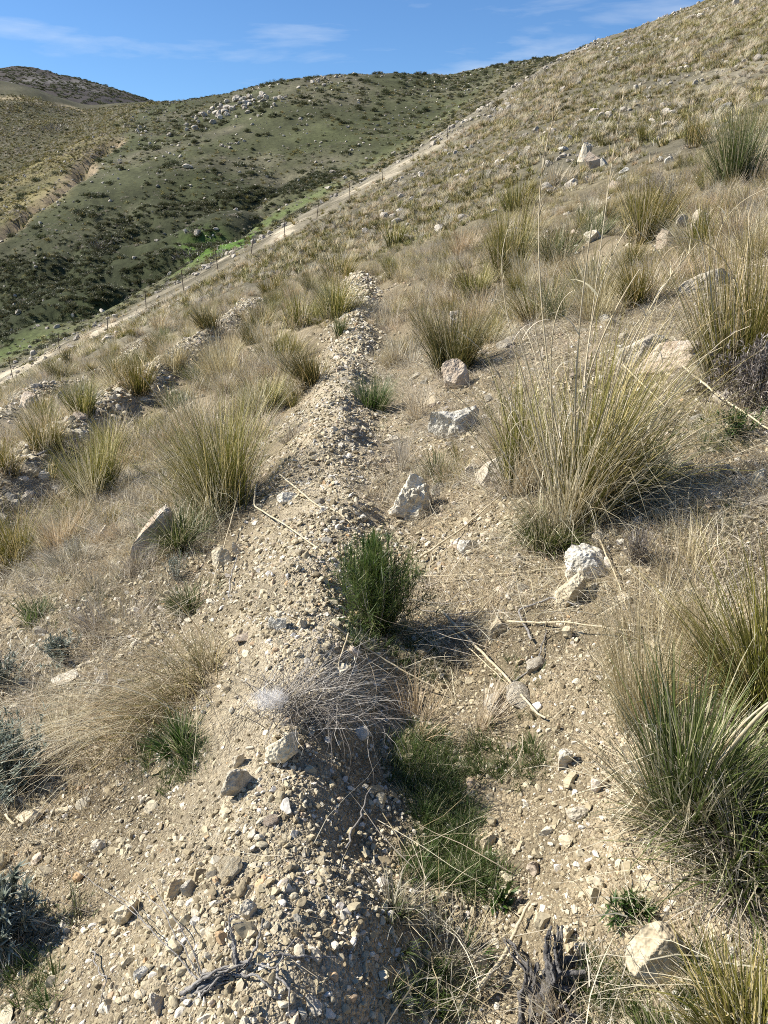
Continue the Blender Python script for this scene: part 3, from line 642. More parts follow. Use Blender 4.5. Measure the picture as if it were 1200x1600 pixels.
# smaller stones, scattered over the slope: shared shapes, one object each
stone_meshes = [rock_mesh('stone', 500 + k, (1, 0.85 + 0.02 * k, 0.62 + 0.03 * (k % 4)), 2, 9, 0.08, (0.5, 0.85), M[('rock', 'ochre_rock', 'white_rock', 'rock', 'pink_rock', 'rock', 'ochre_rock', 'rock')[k]]) for k in range(8)]
STONE_KIND = ('pale', 'ochre', 'white', 'pale', 'pinkish', 'pale', 'ochre', 'pale')
ORD = ['leftmost', 'second from the left', 'third from the left', 'fourth from the left', 'fifth from the left', 'sixth from the left', 'seventh from the left', 'eighth from the left', 'eighth from the right', 'seventh from the right', 'sixth from the right', 'fifth from the right', 'fourth from the right', 'third from the right', 'second from the right', 'rightmost']
def name_rows(rows, limit=16):
    """rows: (object, family phrase); things of one family get their own place in the row from left to right"""
    fam = {}
    for o, ph in rows: fam.setdefault(ph, []).append(o)
    for ph, lst in fam.items():
        lst.sort(key=lambda o: float(project(np.array(o.location))[0])); m = len(lst)
        for k, o in enumerate(lst):
            if m == 1: o['label'] = 'the only one of ' + ph
            elif m <= limit: o['label'] = (ORD[k] if k < min(8, (m + 1) // 2) else ORD[16 - (m - k)]) + ' of ' + ph
            else: o['label'] = 'one of many ' + ph
stone_rows = []
STONE_ZONE = {'bank': 'stones on the gravelly spoil bank', 'cut': 'stones on the cut slope', 'lower': 'stones among grass below the bank', 'upper': 'stones on the upper slope', 'old': 'stones on the old banks lower down'}
def stone(x, y, size, zone):
    z = float(hz(x, y)); k = int(rng.integers(8))
    o = add('stone', stone_meshes[k], None, (x, y, z + size * 0.05), (rng.normal(0, 0.25), rng.normal(0, 0.25), rng.random() * 6.28), (size, size * rng.uniform(0.7, 1.1), size * rng.uniform(0.6, 1.0)))
    tag(o, 'x', 'stone', STONE_ZONE[zone])
    d = float(project(np.array([x, y, z]))[2]); far = {'bank': 5, 'cut': 4, 'lower': 4, 'upper': 14, 'old': 14}[zone]
    stone_rows.append((o, '%s %s %s %s' % ('nearer' if d < far else 'farther', 'flat' if o.scale[2] / size < 0.78 else 'blocky', STONE_KIND[k], STONE_ZONE[zone]))); return o
def in_view(x, y, z, m=10):
    a, b, d = project(np.array([x, y, z])); return d > 0.3 and -m < a < 1200 + m and -m < b < 1600 + m
for zone, num, y0, y1, c0, c1, s0, s1 in (('bank', 60, 1.3, 20, -0.35, 0.3, 0.03, 0.06), ('cut', 85, 1.5, 8.5, 0.65, 3.6, 0.04, 0.13), ('lower', 40, 1.8, 9, -3.4, -0.6, 0.03, 0.10), ('upper', 60, 6.5, 27, 1.5, 14, 0.09, 0.22), ('old', 55, 7, 26, -0.4, 0.35, 0.09, 0.24)):
    k = 0
    while k < num:
        y = y0 + (y1 - y0) * rng.random() ** 1.3; x = float(crest_x(y)) + rng.uniform(c0, c1)
        if zone == 'old': x += float(old_bank(np.array([y]), -3.75 if rng.random() < 0.65 else -7.6)[0])
        if not in_view(x, y, hz(x, y)): continue
        stone(x, y, s0 + s1 * rng.random() ** 2 + (0.004 * y if zone == 'bank' else 0), zone); k += 1
name_rows(stone_rows)

# rocks of the far hills
far_meshes = [rock_mesh('hill_rock', 700 + k, (1, 0.9, 0.75), 2, 9, 0.08, (0.5, 0.85), M['far_rock']) for k in range(6)]
def hill_rock(px, py, w, h, label, group=None):
    g = ground(px, py); dep = cam_depth(g); W = w * dep / FPX; H = h * dep / FPX * 1.3
    o = add('hill_rock', far_meshes[int(rng.integers(6))], None, (g[0], g[1], g[2] + H * 0.2), (0, 0, rng.random() * 6.28), (W, W * rng.uniform(0.7, 1.1), H))
    tag(o, label, 'rock', group); return o
far_rows = []
for px, py, w, h, lb in [(509, 107, 16, 13, 'rounded boulder standing on the crest of the far hill'), (520, 110, 10, 7, 'low boulder beside the rounded one on the far crest'), (549, 113, 15, 12, 'pale block on the crest of the far hill'), (535, 117, 12, 8, 'flat pale rock just under the far crest'),
                         (294, 263, 18, 9, 'lone pale rock in the middle of the far hill'), (309, 368, 14, 14, 'grey pointed rock above the bright green patch'), (514, 297, 13, 8, 'white rock above the stony streak beside the track'), (520, 270, 12, 6, 'pale rock on the green valley floor'), (265, 213, 12, 8, 'pale cube-like rock left of the long outcrop'),
                         (572, 249, 7, 4, 'white stone near the grassy valley bottom'), (443, 213, 6, 3, 'white speck of a stone on the far slope'), (1150, 10, 13, 16, 'brown boulder on the skyline of the right hill'), (1095, 27, 14, 8, 'dark rock under the skyline of the right hill'), (1057, 67, 10, 10, 'white rock high on the right hill')]:
    hill_rock(px, py, w, h, lb)
def cluster(pts, n, sx, sy, s0, s1, label, group):
    for k in range(n):
        a = rng.integers(len(pts) - 1); t = rng.random(); px = pts[a][0] * (1 - t) + pts[a + 1][0] * t + rng.normal(0, sx); py = pts[a][1] * (1 - t) + pts[a + 1][1] * t + rng.normal(0, sy)
        s = s0 + (s1 - s0) * rng.random() ** 2; o = hill_rock(px, py, s, s * 0.75, label, group); far_rows.append((o, ('larger ' if s > s0 + 0.3 * (s1 - s0) else 'smaller ') + label))
cluster([(290, 200), (330, 182), (360, 168), (395, 160), (440, 152)], 110, 10, 6, 4, 14, 'pale rocks of the long outcrop on the far hill', 'rocks of the long outcrop on the far hill')
cluster([(470, 137), (510, 124), (560, 112)], 34, 9, 5, 3, 11, 'pale rocks of the outcrop under the far crest', 'rocks of the outcrop under the far crest')
cluster([(215, 210), (230, 203)], 12, 8, 3, 3, 8, 'grey rocks of the small outcrop at the hill\'s left', 'rocks of the small outcrop')
cluster([(352, 230), (385, 219)], 12, 6, 2, 3, 8, 'grey rocks of the lone outcrop on the far slope', 'rocks of the lone outcrop')
cluster([(215, 185), (250, 165), (280, 157)], 26, 6, 3, 2, 5, 'pale rocks along the far ridge', 'rocks along the far ridge')

name_rows(far_rows)
# ------------------------------------------------------------------ grass clumps
def height_m(px, py, hpx): g = ground(px, py); return g, hpx * cam_depth(g) / FPX
def clump(px, py, h, w, label, kind, n=1200, dry_n=250, culms=0, spread=0.5, droop=0.6, width=0.0042, seg=5, bias=None, bias_amt=0.0, name='grass_clump', cat='grass clump', up=0.0, haze=0, curves=None, dry_mat='straw', group=None):
    """a single clump: green leaf blades, dead straw blades, flowering stalks. h, w in pixels of the photograph"""
    g, H = height_m(px, py, h); rad = 0.28 * w * cam_depth(g) / FPX
    t = empty(name, g); tag(t, label, cat, group)
    wd = max(width * 1.25, 0.0008 * cam_depth(g)); n = int(n * 0.85); haze = int(haze * 0.45); dry_n = int(dry_n * 0.6)
    add('green_blades', blade_mesh('green_blades', M[kind], [tuft_blades(n, rad, H * 1.35, spread * 0.86, droop, wd, seg, bias, bias_amt, up=up)]), t)
    if dry_n: add('dry_blades', blade_mesh('dry_blades', M[dry_mat], [tuft_blades(dry_n, rad * 1.1, H * 1.15, spread * 1.25, droop * 1.3, wd * 0.8, seg, bias, bias_amt, up=up, broken=0.3), tuft_blades(dry_n // 2, rad * 1.2, H * 0.5, spread * 2.4, droop * 1.5, wd * 0.8, seg, broken=0.4)]), t)
    if dry_n: add('thatch', blade_mesh('thatch', M['greystraw'], [tuft_blades(dry_n + 20, rad * 1.5, max(H * 0.32, 0.06), 1.3, 1.0, wd * 0.8, 3, broken=0.3)]), t)
    if haze: add('fine_stems', blade_mesh('fine_stems', M['blond'], [tuft_blades(haze, rad * 1.3, H * 1.4, spread * 1.05, droop * 0.7, wd * 0.42, 5, bias, bias_amt)]), t)
    for cv in (curves or []): stalk(t, g, *cv)
    if culms: random_stalks(t, H, rad, culms)
    return t
def bez(P, n=14):
    P = [np.asarray(p, float) for p in P]; t = np.linspace(0, 1, n)[:, None]
    while len(P) > 1: P = [P[k] * (1 - t) + P[k + 1] * t for k in range(len(P) - 1)]
    return P[0]
def random_stalks(t, H, rad, n, lean=0.35):
    for k in range(n):
        az = rng.random() * 6.28; a = abs(rng.normal(0, lean)); L = H * rng.uniform(0.7, 1.25); q = rad * rng.random() ** 0.5
        b = np.array([q * math.cos(az), q * math.sin(az), 0]); d = np.array([math.sin(a) * math.cos(az), math.sin(a) * math.sin(az), math.cos(a)])
        P = bez([b, b + d * L * 0.5, b + d * L * 0.85 + rng.normal(0, 0.03, 3), b + d * L + np.array([math.cos(az), math.sin(az), -0.3]) * 0.12 * L], 12)
        s = add('stalk', tubes_mesh('stalk', M['cane'], [tube(P, np.linspace(0.0036, 0.0014, 12), 5)]), t)
        m = 1; ii = rng.integers(3, 10, m)
        add('dry_leaf', blade_mesh('dry_leaf', M['straw'], [blade_arrays(P[ii], rng.random(m) * 6.28, 0.3 + rng.random(m) * 0.6, 0.1 + 0.2 * rng.random(m), 1.2 + rng.random(m) * 1.6, 0.005 + 0.005 * rng.random(m), 7, rng.random(m))]), s)
def stalk(t, g, pix, depth_off=0.0, rad=0.0032, head=0, leaf=0):
    """a flowering stalk: pix = pixels it passes (foot first); depth_off = metres nearer (-) or farther (+) at its tip"""
    y0 = g[1]; k = len(pix); pts = [at_depth(p[0], p[1], y0 + depth_off * j / max(k - 1, 1)) - g for j, p in enumerate(pix)]
    P = bez(pts, 18); rr = np.linspace(rad * 1.4, rad * 0.6, 18)
    me = tubes_mesh('stalk', M['cane'], [tube(P, rr, 5)]); s = add('stalk', me, t)
    if head:   # feathery seed head along the last third
        n = head; q = rng.random(n); ii = (11 + q * 6.0).astype(int); base = P[ii]
        d = P[17] - P[10]; az = np.full(n, math.atan2(d[1], d[0])) + rng.normal(0, 0.7, n)
        lean = np.full(n, math.acos(np.clip(d[2] / np.linalg.norm(d), -1, 1))) + rng.normal(0, 0.3, n)
        add('seed_head', blade_mesh('seed_head', M['blond'], [blade_arrays(base, az, lean, 0.03 + 0.06 * rng.random(n), rng.random(n) * 0.8, np.full(n, 0.004), 3, rng.random(n))]), s)
    if leaf:   # curled dry leaves hanging off the stalk
        n = 1
        for q in range(leaf):
            ii = rng.integers(4, 13, n); az = rng.random(n) * 6.28
            add('dry_leaf', blade_mesh('dry_leaf', M['straw'], [blade_arrays(P[ii], az, 0.4 + rng.random(n) * 0.5, 0.08 + 0.16 * rng.random(n), 1.2 + rng.random(n) * 1.4, 0.005 + 0.005 * rng.random(n), 7, rng.random(n))]), s)

# the big ones
clump(890, 826, 290, 140, 'tallest grass clump, pale flowering stalks rising far above its leaves', 'olive', 1000, 750, culms=22, spread=0.40, droop=0.8, bias=0.3, bias_amt=0.06, seg=6, curves=[
    ([(890, 800), (840, 500), (820, 300), (872, 165)], 0.2, 0.0030, 70, 3), ([(900, 790), (893, 620), (905, 480), (925, 350)], -0.15, 0.0042, 0, 7), ([(895, 780), (890, 600), (960, 480), (1000, 420)], -0.2, 0.0040, 0, 4),
    ([(905, 800), (940, 600), (1010, 470), (1090, 380)], 0.1, 0.003, 30, 3), ([(885, 790), (930, 480), (945, 300), (976, 135)], 0.6, 0.0022, 40, 1), ([(870, 800), (830, 640), (815, 560), (800, 545)], -0.2, 0.003, 0, 4),
    ([(905, 790), (910, 560), (920, 440), (985, 350)], 0.15, 0.0028, 20, 4), ([(880, 800), (845, 560), (860, 470), (895, 455)], -0.1, 0.0032, 0, 3), ([(860, 780), (800, 520), (760, 420), (800, 345)], 0.3, 0.0022, 10, 3), ([(900, 800), (960, 650), (960, 540), (1000, 500)], -0.1, 0.0035, 0, 5), ([(895, 800), (870, 640), (840, 560), (835, 500)], 0.0, 0.0035, 0, 4)])
clump(985, 765, 125, 130, 'dark green clump tucked against the right of the tallest clump', 'green', 650, 300, spread=0.9, droop=0.9)
clump(855, 850, 80, 110, 'low bluish green skirt of grass at the foot of the tallest clump', 'green', 600, 200, spread=0.95, droop=0.9)
clump(815, 760, 170, 110, 'slender olive clump leaning left of the tallest clump', 'olive', 600, 350, culms=4, spread=0.5, droop=0.5, haze=200)
clump(345, 800, 185, 130, 'large olive clump with blond tops left of the bank', 'olive', 1150, 480, culms=6, spread=0.5, bias=2.6, bias_amt=0.10, droop=0.65, haze=600, curves=[([(395, 790), (385, 735), (380, 705), (396, 718)], -0.05, 0.006, 0, 0)])
clump(290, 850, 90, 120, 'dark green drooping skirt below the large olive clump', 'green', 700, 160, spread=1.0, droop=0.9)
clump(1065, 1285, 225, 180, 'big green clump with stiff blades at the right', 'green', 1350, 480, spread=0.62, droop=0.45, seg=6, width=0.0048, curves=[([(1080, 1260), (1120, 1190), (1160, 1140), (1215, 1090)], -0.1, 0.006, 0, 0), ([(1075, 1265), (1110, 1190), (1150, 1130), (1205, 1095)], -0.05, 0.004, 0, 1)])
clump(1165, 1360, 200, 200, 'dark sprawling clump behind the lower right clump', 'green', 800, 700, spread=0.95, droop=0.8, dry_mat='greystraw')
clump(1195, 1110, 250, 180, 'tall olive clump cut by the right edge', 'olive', 900, 380, spread=0.6, droop=0.5, bias=math.pi, bias_amt=0.15)
clump(1185, 1690, 190, 200, 'lower right corner clump with pale arching blades', 'olive', 1100, 500, spread=0.65, droop=0.9, width=0.004)
clump(1040, 1650, 60, 100, 'small green tuft in front of the triangular slab', 'green', 520, 160, spread=0.9, droop=0.7)
clump(1000, 1120, 210, 120, 'hazy pinkish blond dry grass left of the big green clump', 'blond', 500, 200, spread=0.4, droop=0.4, width=0.0022, haze=700)
clump(1110, 1040, 150, 150, 'thin blond grass between the two right clumps', 'blond', 350, 200, spread=0.6, droop=0.5, width=0.0022, haze=400)
clump(335, 1045, 75, 120, 'long blond grass drooping down the bank to the left', 'blond', 150, 0, spread=0.8, droop=1.1, width=0.0026, name='grass_clump')
clump(708, 582, 112, 92, 'dark olive clump above the tan block', 'dark', 1100, 200, spread=0.6, droop=0.55)
clump(484, 602, 66, 74, 'dense dark clump leaning over the bank edge', 'dark', 900, 120, spread=0.75, droop=0.6, bias=math.pi, bias_amt=0.2)
clump(1150, 600, 230, 150, 'tall stalky olive clump at the right edge', 'olive', 1300, 420, culms=9, spread=0.5, droop=0.5, curves=[([(1120, 570), (1100, 470), (1110, 400), (1085, 350)], 0.0, 0.004, 0, 2), ([(1140, 590), (1100, 400), (1100, 330), (1205, 292)], -0.3, 0.003, 0, 3), ([(1130, 590), (1115, 500), (1110, 450), (1108, 415)], 0, 0.0065, 0, 0), ([(1150, 590), (1180, 480), (1150, 330), (1010, 380)], -0.3, 0.0026, 0, 2)])
clump(1152, 292, 110, 105, 'dark green clump standing high on the slope at the right', 'green', 1100, 120, spread=0.6, droop=0.4)
clump(1085, 230, 42, 60, 'blond tuft left of the high dark green clump', 'olive', 420, 200, spread=0.6)
clump(1002, 378, 92, 78, 'yellow-green clump beside the stacked white boulders', 'olive', 1000, 200, spread=0.55, droop=0.45)
clump(792, 440, 110, 60, 'tall olive tuft behind the tallest clump', 'olive', 700, 200, spread=0.35, droop=0.4)
clump(745, 470, 62, 62, 'olive tuft left of the tall olive tuft', 'olive', 550, 120, spread=0.6)
clump(805, 335, 55, 66, 'yellowish tuft on the edge of the near slope', 'olive', 500, 160, spread=0.6)
clump(860, 412, 46, 44, 'small dark tuft right of the tall olive tuft', 'dark', 350, 100, spread=0.7)
clump(935, 500, 90, 90, 'blond tuft behind the tallest clump', 'blond', 420, 200, spread=0.6, haze=150)
clump(525, 498, 64, 66, 'green tuft touching the left side of the bank', 'olive', 620, 130, spread=0.65)
clump(470, 512, 62, 76, 'pale green tuft second along the bank', 'olive', 520, 160, spread=0.65)
clump(527, 444, 52, 66, 'blond-topped tuft where the bank goes out of sight', 'olive', 480, 200, spread=0.65, haze=120)
clump(530, 528, 34, 30, 'small green tuft touching the stony bank', 'green', 300, 50)
clump(330, 514, 38, 60, 'dark spiky tuft beside the old bank', 'dark', 420, 100, spread=0.7)
clump(405, 524, 46, 40, 'narrow olive tuft between the two banks', 'olive', 350, 100)
clump(427, 462, 36, 50, 'olive tuft high between the banks', 'olive', 350, 120)
clump(150, 778, 112, 88, 'yellow-green tuft with bright upright blades at the left', 'olive', 900, 260, spread=0.5, droop=0.5)
clump(28, 880, 96, 150, 'wide olive clump cut by the left edge', 'olive', 1100, 380, spread=0.75, droop=0.7, haze=200)
clump(88, 860, 70, 90, 'blond tuft right of the wide olive clump', 'blond', 420, 200, spread=0.75, haze=150)
clump(215, 614, 66, 74, 'green tuft in the middle of the left slope', 'olive', 620, 160)
clump(130, 648, 58, 66, 'olive tuft left of the green mid-slope tuft', 'olive', 500, 200)
clump(72, 702, 66, 84, 'olive and blond tuft near the left edge', 'olive', 520, 260, haze=100)
clump(205, 700, 56, 120, 'broad olive tuft above the yellow-green one', 'olive', 620, 260, spread=0.8)
clump(14, 740, 60, 80, 'olive tuft cut by the left edge below the pinkish boulder', 'olive', 460, 180)
clump(270, 578, 46, 60, 'blond tuft beside the old bank', 'blond', 360, 160, haze=100)
clump(355, 600, 84, 90, 'ruddy blond tuft rising behind the large olive clump', 'blond', 500, 200, spread=0.5, haze=300)
clump(112, 574, 24, 34, 'small dark tuft near the fence track', 'dark', 220, 60)
clump(247, 522, 30, 44, 'blond tuft below the fence track', 'blond', 260, 90)
clump(582, 640, 54, 64, 'bright green tuft in the trench beside the stones', 'lush', 700, 60, spread=0.7)
clump(682, 752, 56, 90, 'thin grey-green tuft above the knobbly boulder', 'green', 260, 200, spread=0.95, droop=0.8)
clump(615, 386, 36, 44, 'small olive tuft beyond the end of the bank', 'olive', 300, 100)
clump(720, 408, 52, 56, 'blond tuft right of the end of the bank', 'blond', 360, 120)
clump(820, 305, 26, 34, 'little yellow tuft on the far edge of the near slope', 'olive', 240, 90)
clump(1010, 222, 26, 42, 'low olive tuft above the bare upper slope', 'olive', 260, 90)
clump(1055, 440, 56, 60, 'grey-blond tuft above the rock with the dark end', 'blond', 320, 160, spread=0.7)
clump(55, 970, 42, 60, 'small fresh green tuft on bare soil at the left', 'lush', 320, 60, spread=0.9)
clump(300, 950, 46, 110, 'low green grass above the drooping blond grass', 'green', 420, 260, spread=1.1, droop=0.9)
clump(285, 1165, 60, 80, 'bright olive tuft hanging below the drooping blond grass', 'lush', 420, 120, spread=0.95)

for px, py, h, w, lb, kd, nn, hz_ in [
    (655, 1130, 80, 120, 'thin brown dry grass in the trench right of the grey dry bush', 'blond', 110, 160), (745, 1140, 85, 90, 'wispy straw tuft below the split leaf blade', 'straw', 160, 120),
    (622, 735, 70, 70, 'greyish dry tuft in the trench before the knobbly boulder', 'greystraw', 200, 120), (655, 655, 60, 66, 'pale dry tuft in the trench left of the white boulder', 'straw', 220, 100),
    (622, 572, 50, 60, 'straw tuft in the trench beside the stony bank', 'straw', 220, 90), (778, 700, 95, 90, 'straw-coloured tuft right of the white lichen-covered boulder', 'straw', 320, 120),
    (1000, 985, 110, 120, 'fine pinkish dry grass right of the bleached stick', 'blond', 120, 320), (1085, 905, 100, 150, 'sparse blond grass on bare soil near the right edge', 'blond', 140, 240),
    (700, 1500, 100, 150, 'sparse grey straw in the trench beside the diamond-shaped slab', 'greystraw', 150, 130), (615, 1420, 75, 90, 'thin grey stems in the shaded trench bottom', 'greystraw', 90, 80),
    (905, 1580, 110, 150, 'thin straw arching over the blackened stump', 'straw', 130, 90), (180, 985, 60, 170, 'flattened grey-straw grass left of the bank', 'greystraw', 320, 120),
    (110, 1150, 90, 170, 'straw grass swept over the large grey-green shrub', 'straw', 260, 160), (215, 890, 50, 110, 'dry grass at the foot of the tall pinkish slab', 'greystraw', 260, 120),
    (120, 880, 46, 90, 'grey-straw tuft below the yellow-green tuft', 'greystraw', 260, 90), (455, 690, 50, 60, 'grey dry tuft behind the flat grey slate', 'greystraw', 160, 80),
    (880, 500, 70, 70, 'grey-green tuft deep behind the tallest clump', 'green', 300, 60), (1110, 380, 60, 80, 'blond dry tuft right of the pale boulder', 'blond', 300, 120),
    (1180, 400, 70, 80, 'ruddy dry tuft at the right edge of the upper slope', 'blond', 320, 140), (1030, 300, 40, 70, 'greyish dry tuft below the bare upper slope', 'greystraw', 300, 60),
    (870, 290, 36, 60, 'pale straw tuft left of the upright pale rock', 'straw', 300, 60), (1180, 215, 46, 80, 'blond tuft above the high dark green clump', 'blond', 340, 100)]:
    clump(px, py, h, w, lb, kd, nn, nn // 3, spread=0.85, droop=0.75, width=0.0026, haze=hz_, dry_mat='greystraw')

# one clump whose blades all sweep down the slope to the left
def drooping():
    g = ground(345, 1035); t = empty('grass_clump', g); tag(t, 'mat of long tawny grass swept down over the pale upright slab', 'grass clump')
    n = 620; s = rng.random(n); fx = -0.05 - 0.30 * s + rng.normal(0, 0.05, n); fy = -0.05 + rng.normal(0, 0.12, n) - 0.1 * s
    base = np.stack([fx, fy, 0 * fx], -1); base[:, 2] = hz(base[:, 0] + g[0], base[:, 1] + g[1]) - g[2]
    az = np.radians(218) + rng.normal(0, 0.35, n); L = 0.28 + 0.42 * rng.random(n)
    h2 = n // 2
    for lo, hi, mt in ((0, h2, 'blond'), (h2, n, 'straw')):
        m_ = hi - lo; add('drooping_blades', blade_mesh('drooping_blades', M[mt], [blade_arrays(base[lo:hi], az[lo:hi], 0.75 + rng.normal(0, 0.28, m_), L[lo:hi], 1.0 + rng.normal(0, 0.3, m_), 0.0016 + 0.002 * rng.random(m_), 7, rng.random(m_), 0.3)]), t)
    n = 260; base2 = base[:n]; az = np.radians(215) + rng.normal(0, 1.0, n)
    add('green_blades', blade_mesh('green_blades', M['olive'], [blade_arrays(base2, az, 0.6 + rng.normal(0, 0.3, n), 0.15 + 0.2 * rng.random(n), 1.0 + rng.normal(0, 0.2, n), np.full(n, 0.0028), 5, rng.random(n), 0.15)]), t)
drooping()

# tufts farther off: shared shapes, each its own object
def tuft_proto(kind, n, dry_n, h=1.0, w=0.7, spread=0.6, droop=0.6, width=0.012, haze=0, dry='straw'):
    a = blade_mesh('green_blades', M[kind], [tuft_blades(n, w * 0.3, h, spread, droop, width, 3)])
    b = blade_mesh('dry_blades', M[dry], [tuft_blades(dry_n, w * 0.35, h * 0.9, spread * 1.2, droop * 1.2, width * 0.8, 3)])
    return a, b
protos = [tuft_proto('olive', 300, 160), tuft_proto('olive', 220, 240, 1, 0.9, 0.75), tuft_proto('dark', 320, 90, 0.9, 0.7), tuft_proto('blond', 260, 200, 0.9, 0.8, 0.65), tuft_proto('straw', 220, 200, 0.8, 0.9, 0.8), tuft_proto('green', 300, 90, 0.9, 0.8, 0.7)]
PN = ['olive', 'straw-streaked olive', 'dark olive', 'blond', 'pale straw', 'green']
ZONES = {'lower': 'between the banks', 'left': 'below the old bank', 'upper': 'above the trench', 'right': 'on the upper right slope'}
placed = []; tuft_rows = []
def tuft(x, y, h, k, zone):
    a, b = protos[k]; t = empty('grass_tuft', (x, y, float(hz(x, y)) - 0.02), rng.random() * 6.28, h)
    tag(t, 'x', 'grass tuft', 'small grass tufts ' + ZONES[zone])
    tuft_rows.append((t, '%s %s tufts %s' % ('nearer' if math.hypot(x, y) < 16 else 'farther', PN[k], ZONES[zone])))
    add('green_blades', a, t); add('dry_blades', b, t); placed.append((x, y))
def far_enough(x, y, d): return all((x - a) ** 2 + (y - b) ** 2 > d * d for a, b in placed[-400:])
cnt = {'lower': 66, 'left': 46, 'upper': 58, 'right': 66}
for zone, (c0, c1, y0, y1) in {'lower': (-3.4, -0.7, 7, 30), 'left': (-11, -4.4, 9, 30), 'upper': (0.9, 4.5, 6.5, 30), 'right': (4.5, 14, 9, 30)}.items():
    n = 0; tries = 0
    while n < cnt[zone] and tries < 5000:
        tries += 1; y = rng.uniform(y0, y1); x = float(crest_x(y)) + rng.uniform(c0, c1)
        if not in_view(x, y, hz(x, y)) or not far_enough(x, y, 0.45): continue
        if min(abs(x - crest_x(y) - old_bank(np.array([y]), o_)[0]) for o_ in (-3.75, -7.6)) < 0.55: continue
        k = int(rng.choice(6, p=[0.24, 0.22, 0.10, 0.22, 0.16, 0.06])); tuft(x, y, rng.uniform(0.42, 0.95), k, zone); n += 1
name_rows(tuft_rows)
# ------------------------------------------------------------------ bushes
def bush(px, py, h, w, label, mat, n_stem=40, leaves=26, leaf=0.03, lw=0.006, name='bush', cat='bush', lean=0.9, stem_mat='twig', upright=0.4):
    g, H = height_m(px, py, h); W = w * cam_depth(g) / FPX; t = empty(name, g); tag(t, label, cat)
    az = rng.random(n_stem) * 6.28; le = np.abs(rng.normal(0, 0.5, n_stem)) * lean; L = H * (0.65 + 0.4 * rng.random(n_stem)) / np.maximum(np.cos(np.minimum(le, 1.2)), 0.55)
    L = np.minimum(L, np.maximum(H * 0.75, W * 0.55 / np.maximum(np.sin(le), 0.2)))
    base = np.stack([np.cos(az) * W * 0.12 * rng.random(n_stem), np.sin(az) * W * 0.12 * rng.random(n_stem), 0 * az - 0.01], -1)
    dr = rng.normal(-0.2, 0.2, n_stem)
    add('stems', blade_mesh('stems', M[stem_mat], [blade_arrays(base, az, le, L, dr, np.full(n_stem, 0.004), 6, rng.random(n_stem))]), t)
    tt = rng.random((n_stem, leaves)) ** 0.7; phi = le[:, None] + dr[:, None] * tt * 0.5
    P = base[:, None, :] + (tt * L[:, None])[..., None] * np.stack([np.sin(phi) * np.cos(az)[:, None], np.sin(phi) * np.sin(az)[:, None], np.cos(phi)], -1)
    m = n_stem * leaves; laz = (az[:, None] + rng.normal(0, 1.6, tt.shape)).ravel(); ll = (phi + rng.normal(upright, 0.5, tt.shape)).ravel()
    add('leaves', blade_mesh('leaves', M[mat], [blade_arrays(P.reshape(-1, 3), laz, ll, leaf * (0.6 + 0.8 * rng.random(m)), rng.normal(0, 0.4, m), np.full(m, lw), 2, rng.random(m))]), t)
    return t
bush(588, 985, 140, 125, 'bright green fine-leaved bush in the trench', 'needle', 150, 48, 0.06, 0.003, lean=0.85)
bush(583, 965, 178, 40, 'upright green shoot rising behind the bright green bush', 'needle', 30, 55, 0.05, 0.0035, lean=0.35)
bush(97, 1035, 45, 66, 'small grey-green cushion bush on bare soil', 'sage', 60, 40, 0.02, 0.006)
bush(5, 1080, 70, 60, 'grey-green bush cut by the left edge above the large shrub', 'sage', 50, 40, 0.02, 0.006)
bush(20, 1235, 110, 150, 'large grey-green shrub in shade at the left edge', 'sage', 110, 55, 0.026, 0.006)
bush(0, 1480, 130, 90, 'silver-leaved shrub at the lower left edge', 'sage', 90, 60, 0.035, 0.008)
bush(120, 1440, 60, 90, 'thin sprawling herb on the gravel bank', 'green', 26, 14, 0.02, 0.002, lean=1.6)
bush(900, 375 - 90, 14, 22, 'dry thistle-like herb below the leaning pinkish rock', 'twig', 20, 20, 0.03, 0.006)
bush(1040, 340, 62, 70, 'grey seed-headed dry bush right of the yellow-green clump', 'greystraw', 70, 30, 0.03, 0.014)
bush(1170, 640, 110, 130, 'dark brambly dry bush at the right edge', 'twig', 100, 40, 0.03, 0.007, lean=1.1)
bush(1150, 685, 46, 90, 'low leafy green herb under the brambly bush', 'lush', 40, 30, 0.02, 0.01, lean=1.3)
bush(895, 862, 20, 26, 'tiny green herb behind the white rounded rock', 'lush', 14, 14, 0.02, 0.012)
bush(985, 1432, 42, 60, 'small dark green rosette herb above the triangular slab', 'lush', 24, 16, 0.03, 0.006, lean=1.4)
bush(785, 1412, 26, 28, 'tiny broad-leaved green herb on fine gravel', 'lush', 10, 8, 0.03, 0.014, lean=1.5)
bush(995, 880, 60, 60, 'grey wispy dry herb right of the white rounded rock', 'twig', 40, 22, 0.02, 0.003)
bush(275, 905, 40, 60, 'small bluish herb at the foot of the pinkish slab', 'sage', 30, 22, 0.016, 0.004)

